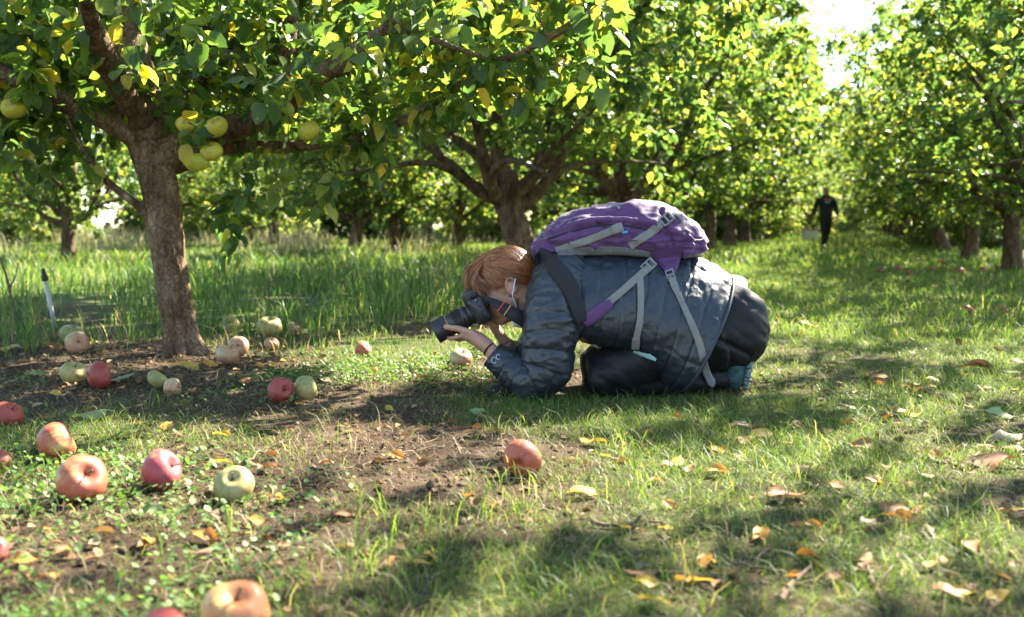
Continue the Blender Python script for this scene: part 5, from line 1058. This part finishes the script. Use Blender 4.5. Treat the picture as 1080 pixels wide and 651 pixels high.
# ------------------------------------------------------------------ the walker far down the path
wy0 = 27.0; wx0 = (869.5 - 540) / FPX * wy0; wz0 = float(gz(wx0, wy0)); WK = thing('person', 'person in black hoodie and leggings walking down the path far away', 'person', (wx0, wy0, wz0))
def K(x, y_, z): return np.array([wx0 + x, wy0 + y_, wz0 + z])
arms = lambda r0, r1, r2: [tube([K(s * .17, 0, 1.33), K(s * .27, .02, 1.10), K(s * .31, -.05 * s, .86)], [r0, r1, r2], 12, 12) for s in (-1, 1)]
legs = lambda a, b_, c: [tube([K(-.08, 0, .80), K(-.075, -.06, .45), K(-.06, -.02, .07)], [a, b_, c], 12, 12), tube([K(.085, 0, .80), K(.075, .02, .45), K(.05, .16, .12)], [a, b_, c], 12, 12)]
wb = [ellipsoid(K(0, -.01, 1.52), [.075, .09, .11], 16, 12), ellipsoid(K(0, -.035, 1.46), [.05, .055, .06], 14, 10), ellipsoid(K(0, -.10, 1.50), [.012, .018, .02], 8, 6), tube([K(0, .01, 1.44), K(0, .01, 1.30)], .05, 12, 6), loft([K(0, 0, .78), K(0, 0, 1.0), K(0, 0, 1.25), K(0, 0, 1.36)], [[.15, 0, 0], [.13, 0, 0], [.17, 0, 0], [.08, 0, 0]], [[0, .1, 0], [0, .09, 0], [0, .1, 0], [0, .06, 0]], 16, 20)] + arms(.04, .034, .026) + legs(.075, .055, .035)
for s in (-1, 1):
    hx = K(s * .315, -.05 * s, .84); wb += [ellipsoid(hx + [0, 0, -.03], [.018, .035, .045], 10, 8)] + [tube([hx + [0, q, -.06], hx + [0, q - .01, -.10], hx + [-s * .01, q - .012, -.125]], .009, 6, 6) for q in (-.025, -.008, .009, .026)] + [tube([hx + [0, -.03, -.01], hx + [0, -.055, -.045], hx + [0, -.055, -.07]], .010, 6, 6)]
v_, f_, _n = remesh(wb, .009, 4); part('body', (v_, f_), WK, M['skin'])
wj = [loft([K(0, 0, .80), K(0, 0, .86), K(0, 0, 1.05), K(0, 0, 1.28), K(0, 0, 1.38), K(0, .01, 1.42)], [[v, 0, 0] for v in (.165, .175, .18, .205, .14, .075)], [[0, v, 0] for v in (.12, .13, .13, .135, .10, .07)], 24, 28), ellipsoid(K(0, .09, 1.37), [.10, .06, .07], 14, 10)] + [tube([K(s * .16, 0, 1.32), K(s * .27, .02, 1.10), K(s * .31, -.05 * s, .88)], [.078, .066, .048], 14, 14) for s in (-1, 1)]
M['hoodie'] = plain('black_hoodie', (.02, .023, .028), .85, .2, 0, .25, 20)
v_, f_, n2 = remesh(wj, .010, 4); v_ = v_ + n2 * (.008 * fbm(v_ * 9, 19, 2))[:, None]; WJ = part('hoodie', (v_, f_), WK, M['hoodie'])
bvw = BVHTree.FromPolygons([Vector(q) for q in v_], [tuple(f) for f in f_[0].tolist()])
def chest(x0, x1, z0, z1, mt):
    g_ = []
    for z in np.linspace(z0, z1, 4):
        row = []
        for x_ in np.linspace(x0, x1, 6):
            h = bvw.ray_cast(Vector(K(x_, -1, z)), Vector((0, 1, 0))); y0 = h[0].y if h[0] is not None else wy0 - .13
            row.append([wx0 + x_, y0 - .008, wz0 + z])
        g_.append(row)
    R = np.array(g_); R = np.concatenate([R, R[:, ::-1] + [0, .006, 0]], 1); part('print', ring_mesh(R), WJ, M[mt])
M['teal_print'] = plain('teal_print', (.10, .40, .50), .7, .2, 0, .1, 20); M['yel_print'] = plain('yellow_print', (.55, .45, .10), .7, .2, 0, .1, 20)
chest(-.08, .03, 1.25, 1.32, 'red'); chest(-.07, .06, 1.19, 1.235, 'teal_print'); chest(.045, .09, 1.25, 1.30, 'yel_print')
v_, f_, n2 = remesh([ellipsoid(K(0, 0, .80), [.165, .12, .13], 18, 12)] + legs(.098, .07, .046), .009, 4); part('leggings', (v_, f_), WK, M['leggings'])
part('hair', ellipsoid(K(0, .025, 1.555), [.083, .088, .088], 18, 12), WK, M['hair'])
for (x_, y_, z_, p_) in ((-.06, -.05, .04, 0), (.05, .12, .06, .5)):
    part('shoe', loft([K(x_, y_ + .12, z_ + p_ * .1), K(x_, y_ + .08, z_ + p_ * .08), K(x_, y_ - .06, z_ - .005), K(x_, y_ - .13, z_ - .012), K(x_, y_ - .145, z_ - .015)], [[.02, 0, 0], [.035, 0, 0], [.045, 0, 0], [.04, 0, 0], [.012, 0, 0]], [[0, 0, .02], [0, 0, .045], [0, 0, .04], [0, 0, .026], [0, 0, .01]], 20, 16), WK, M['cam'])
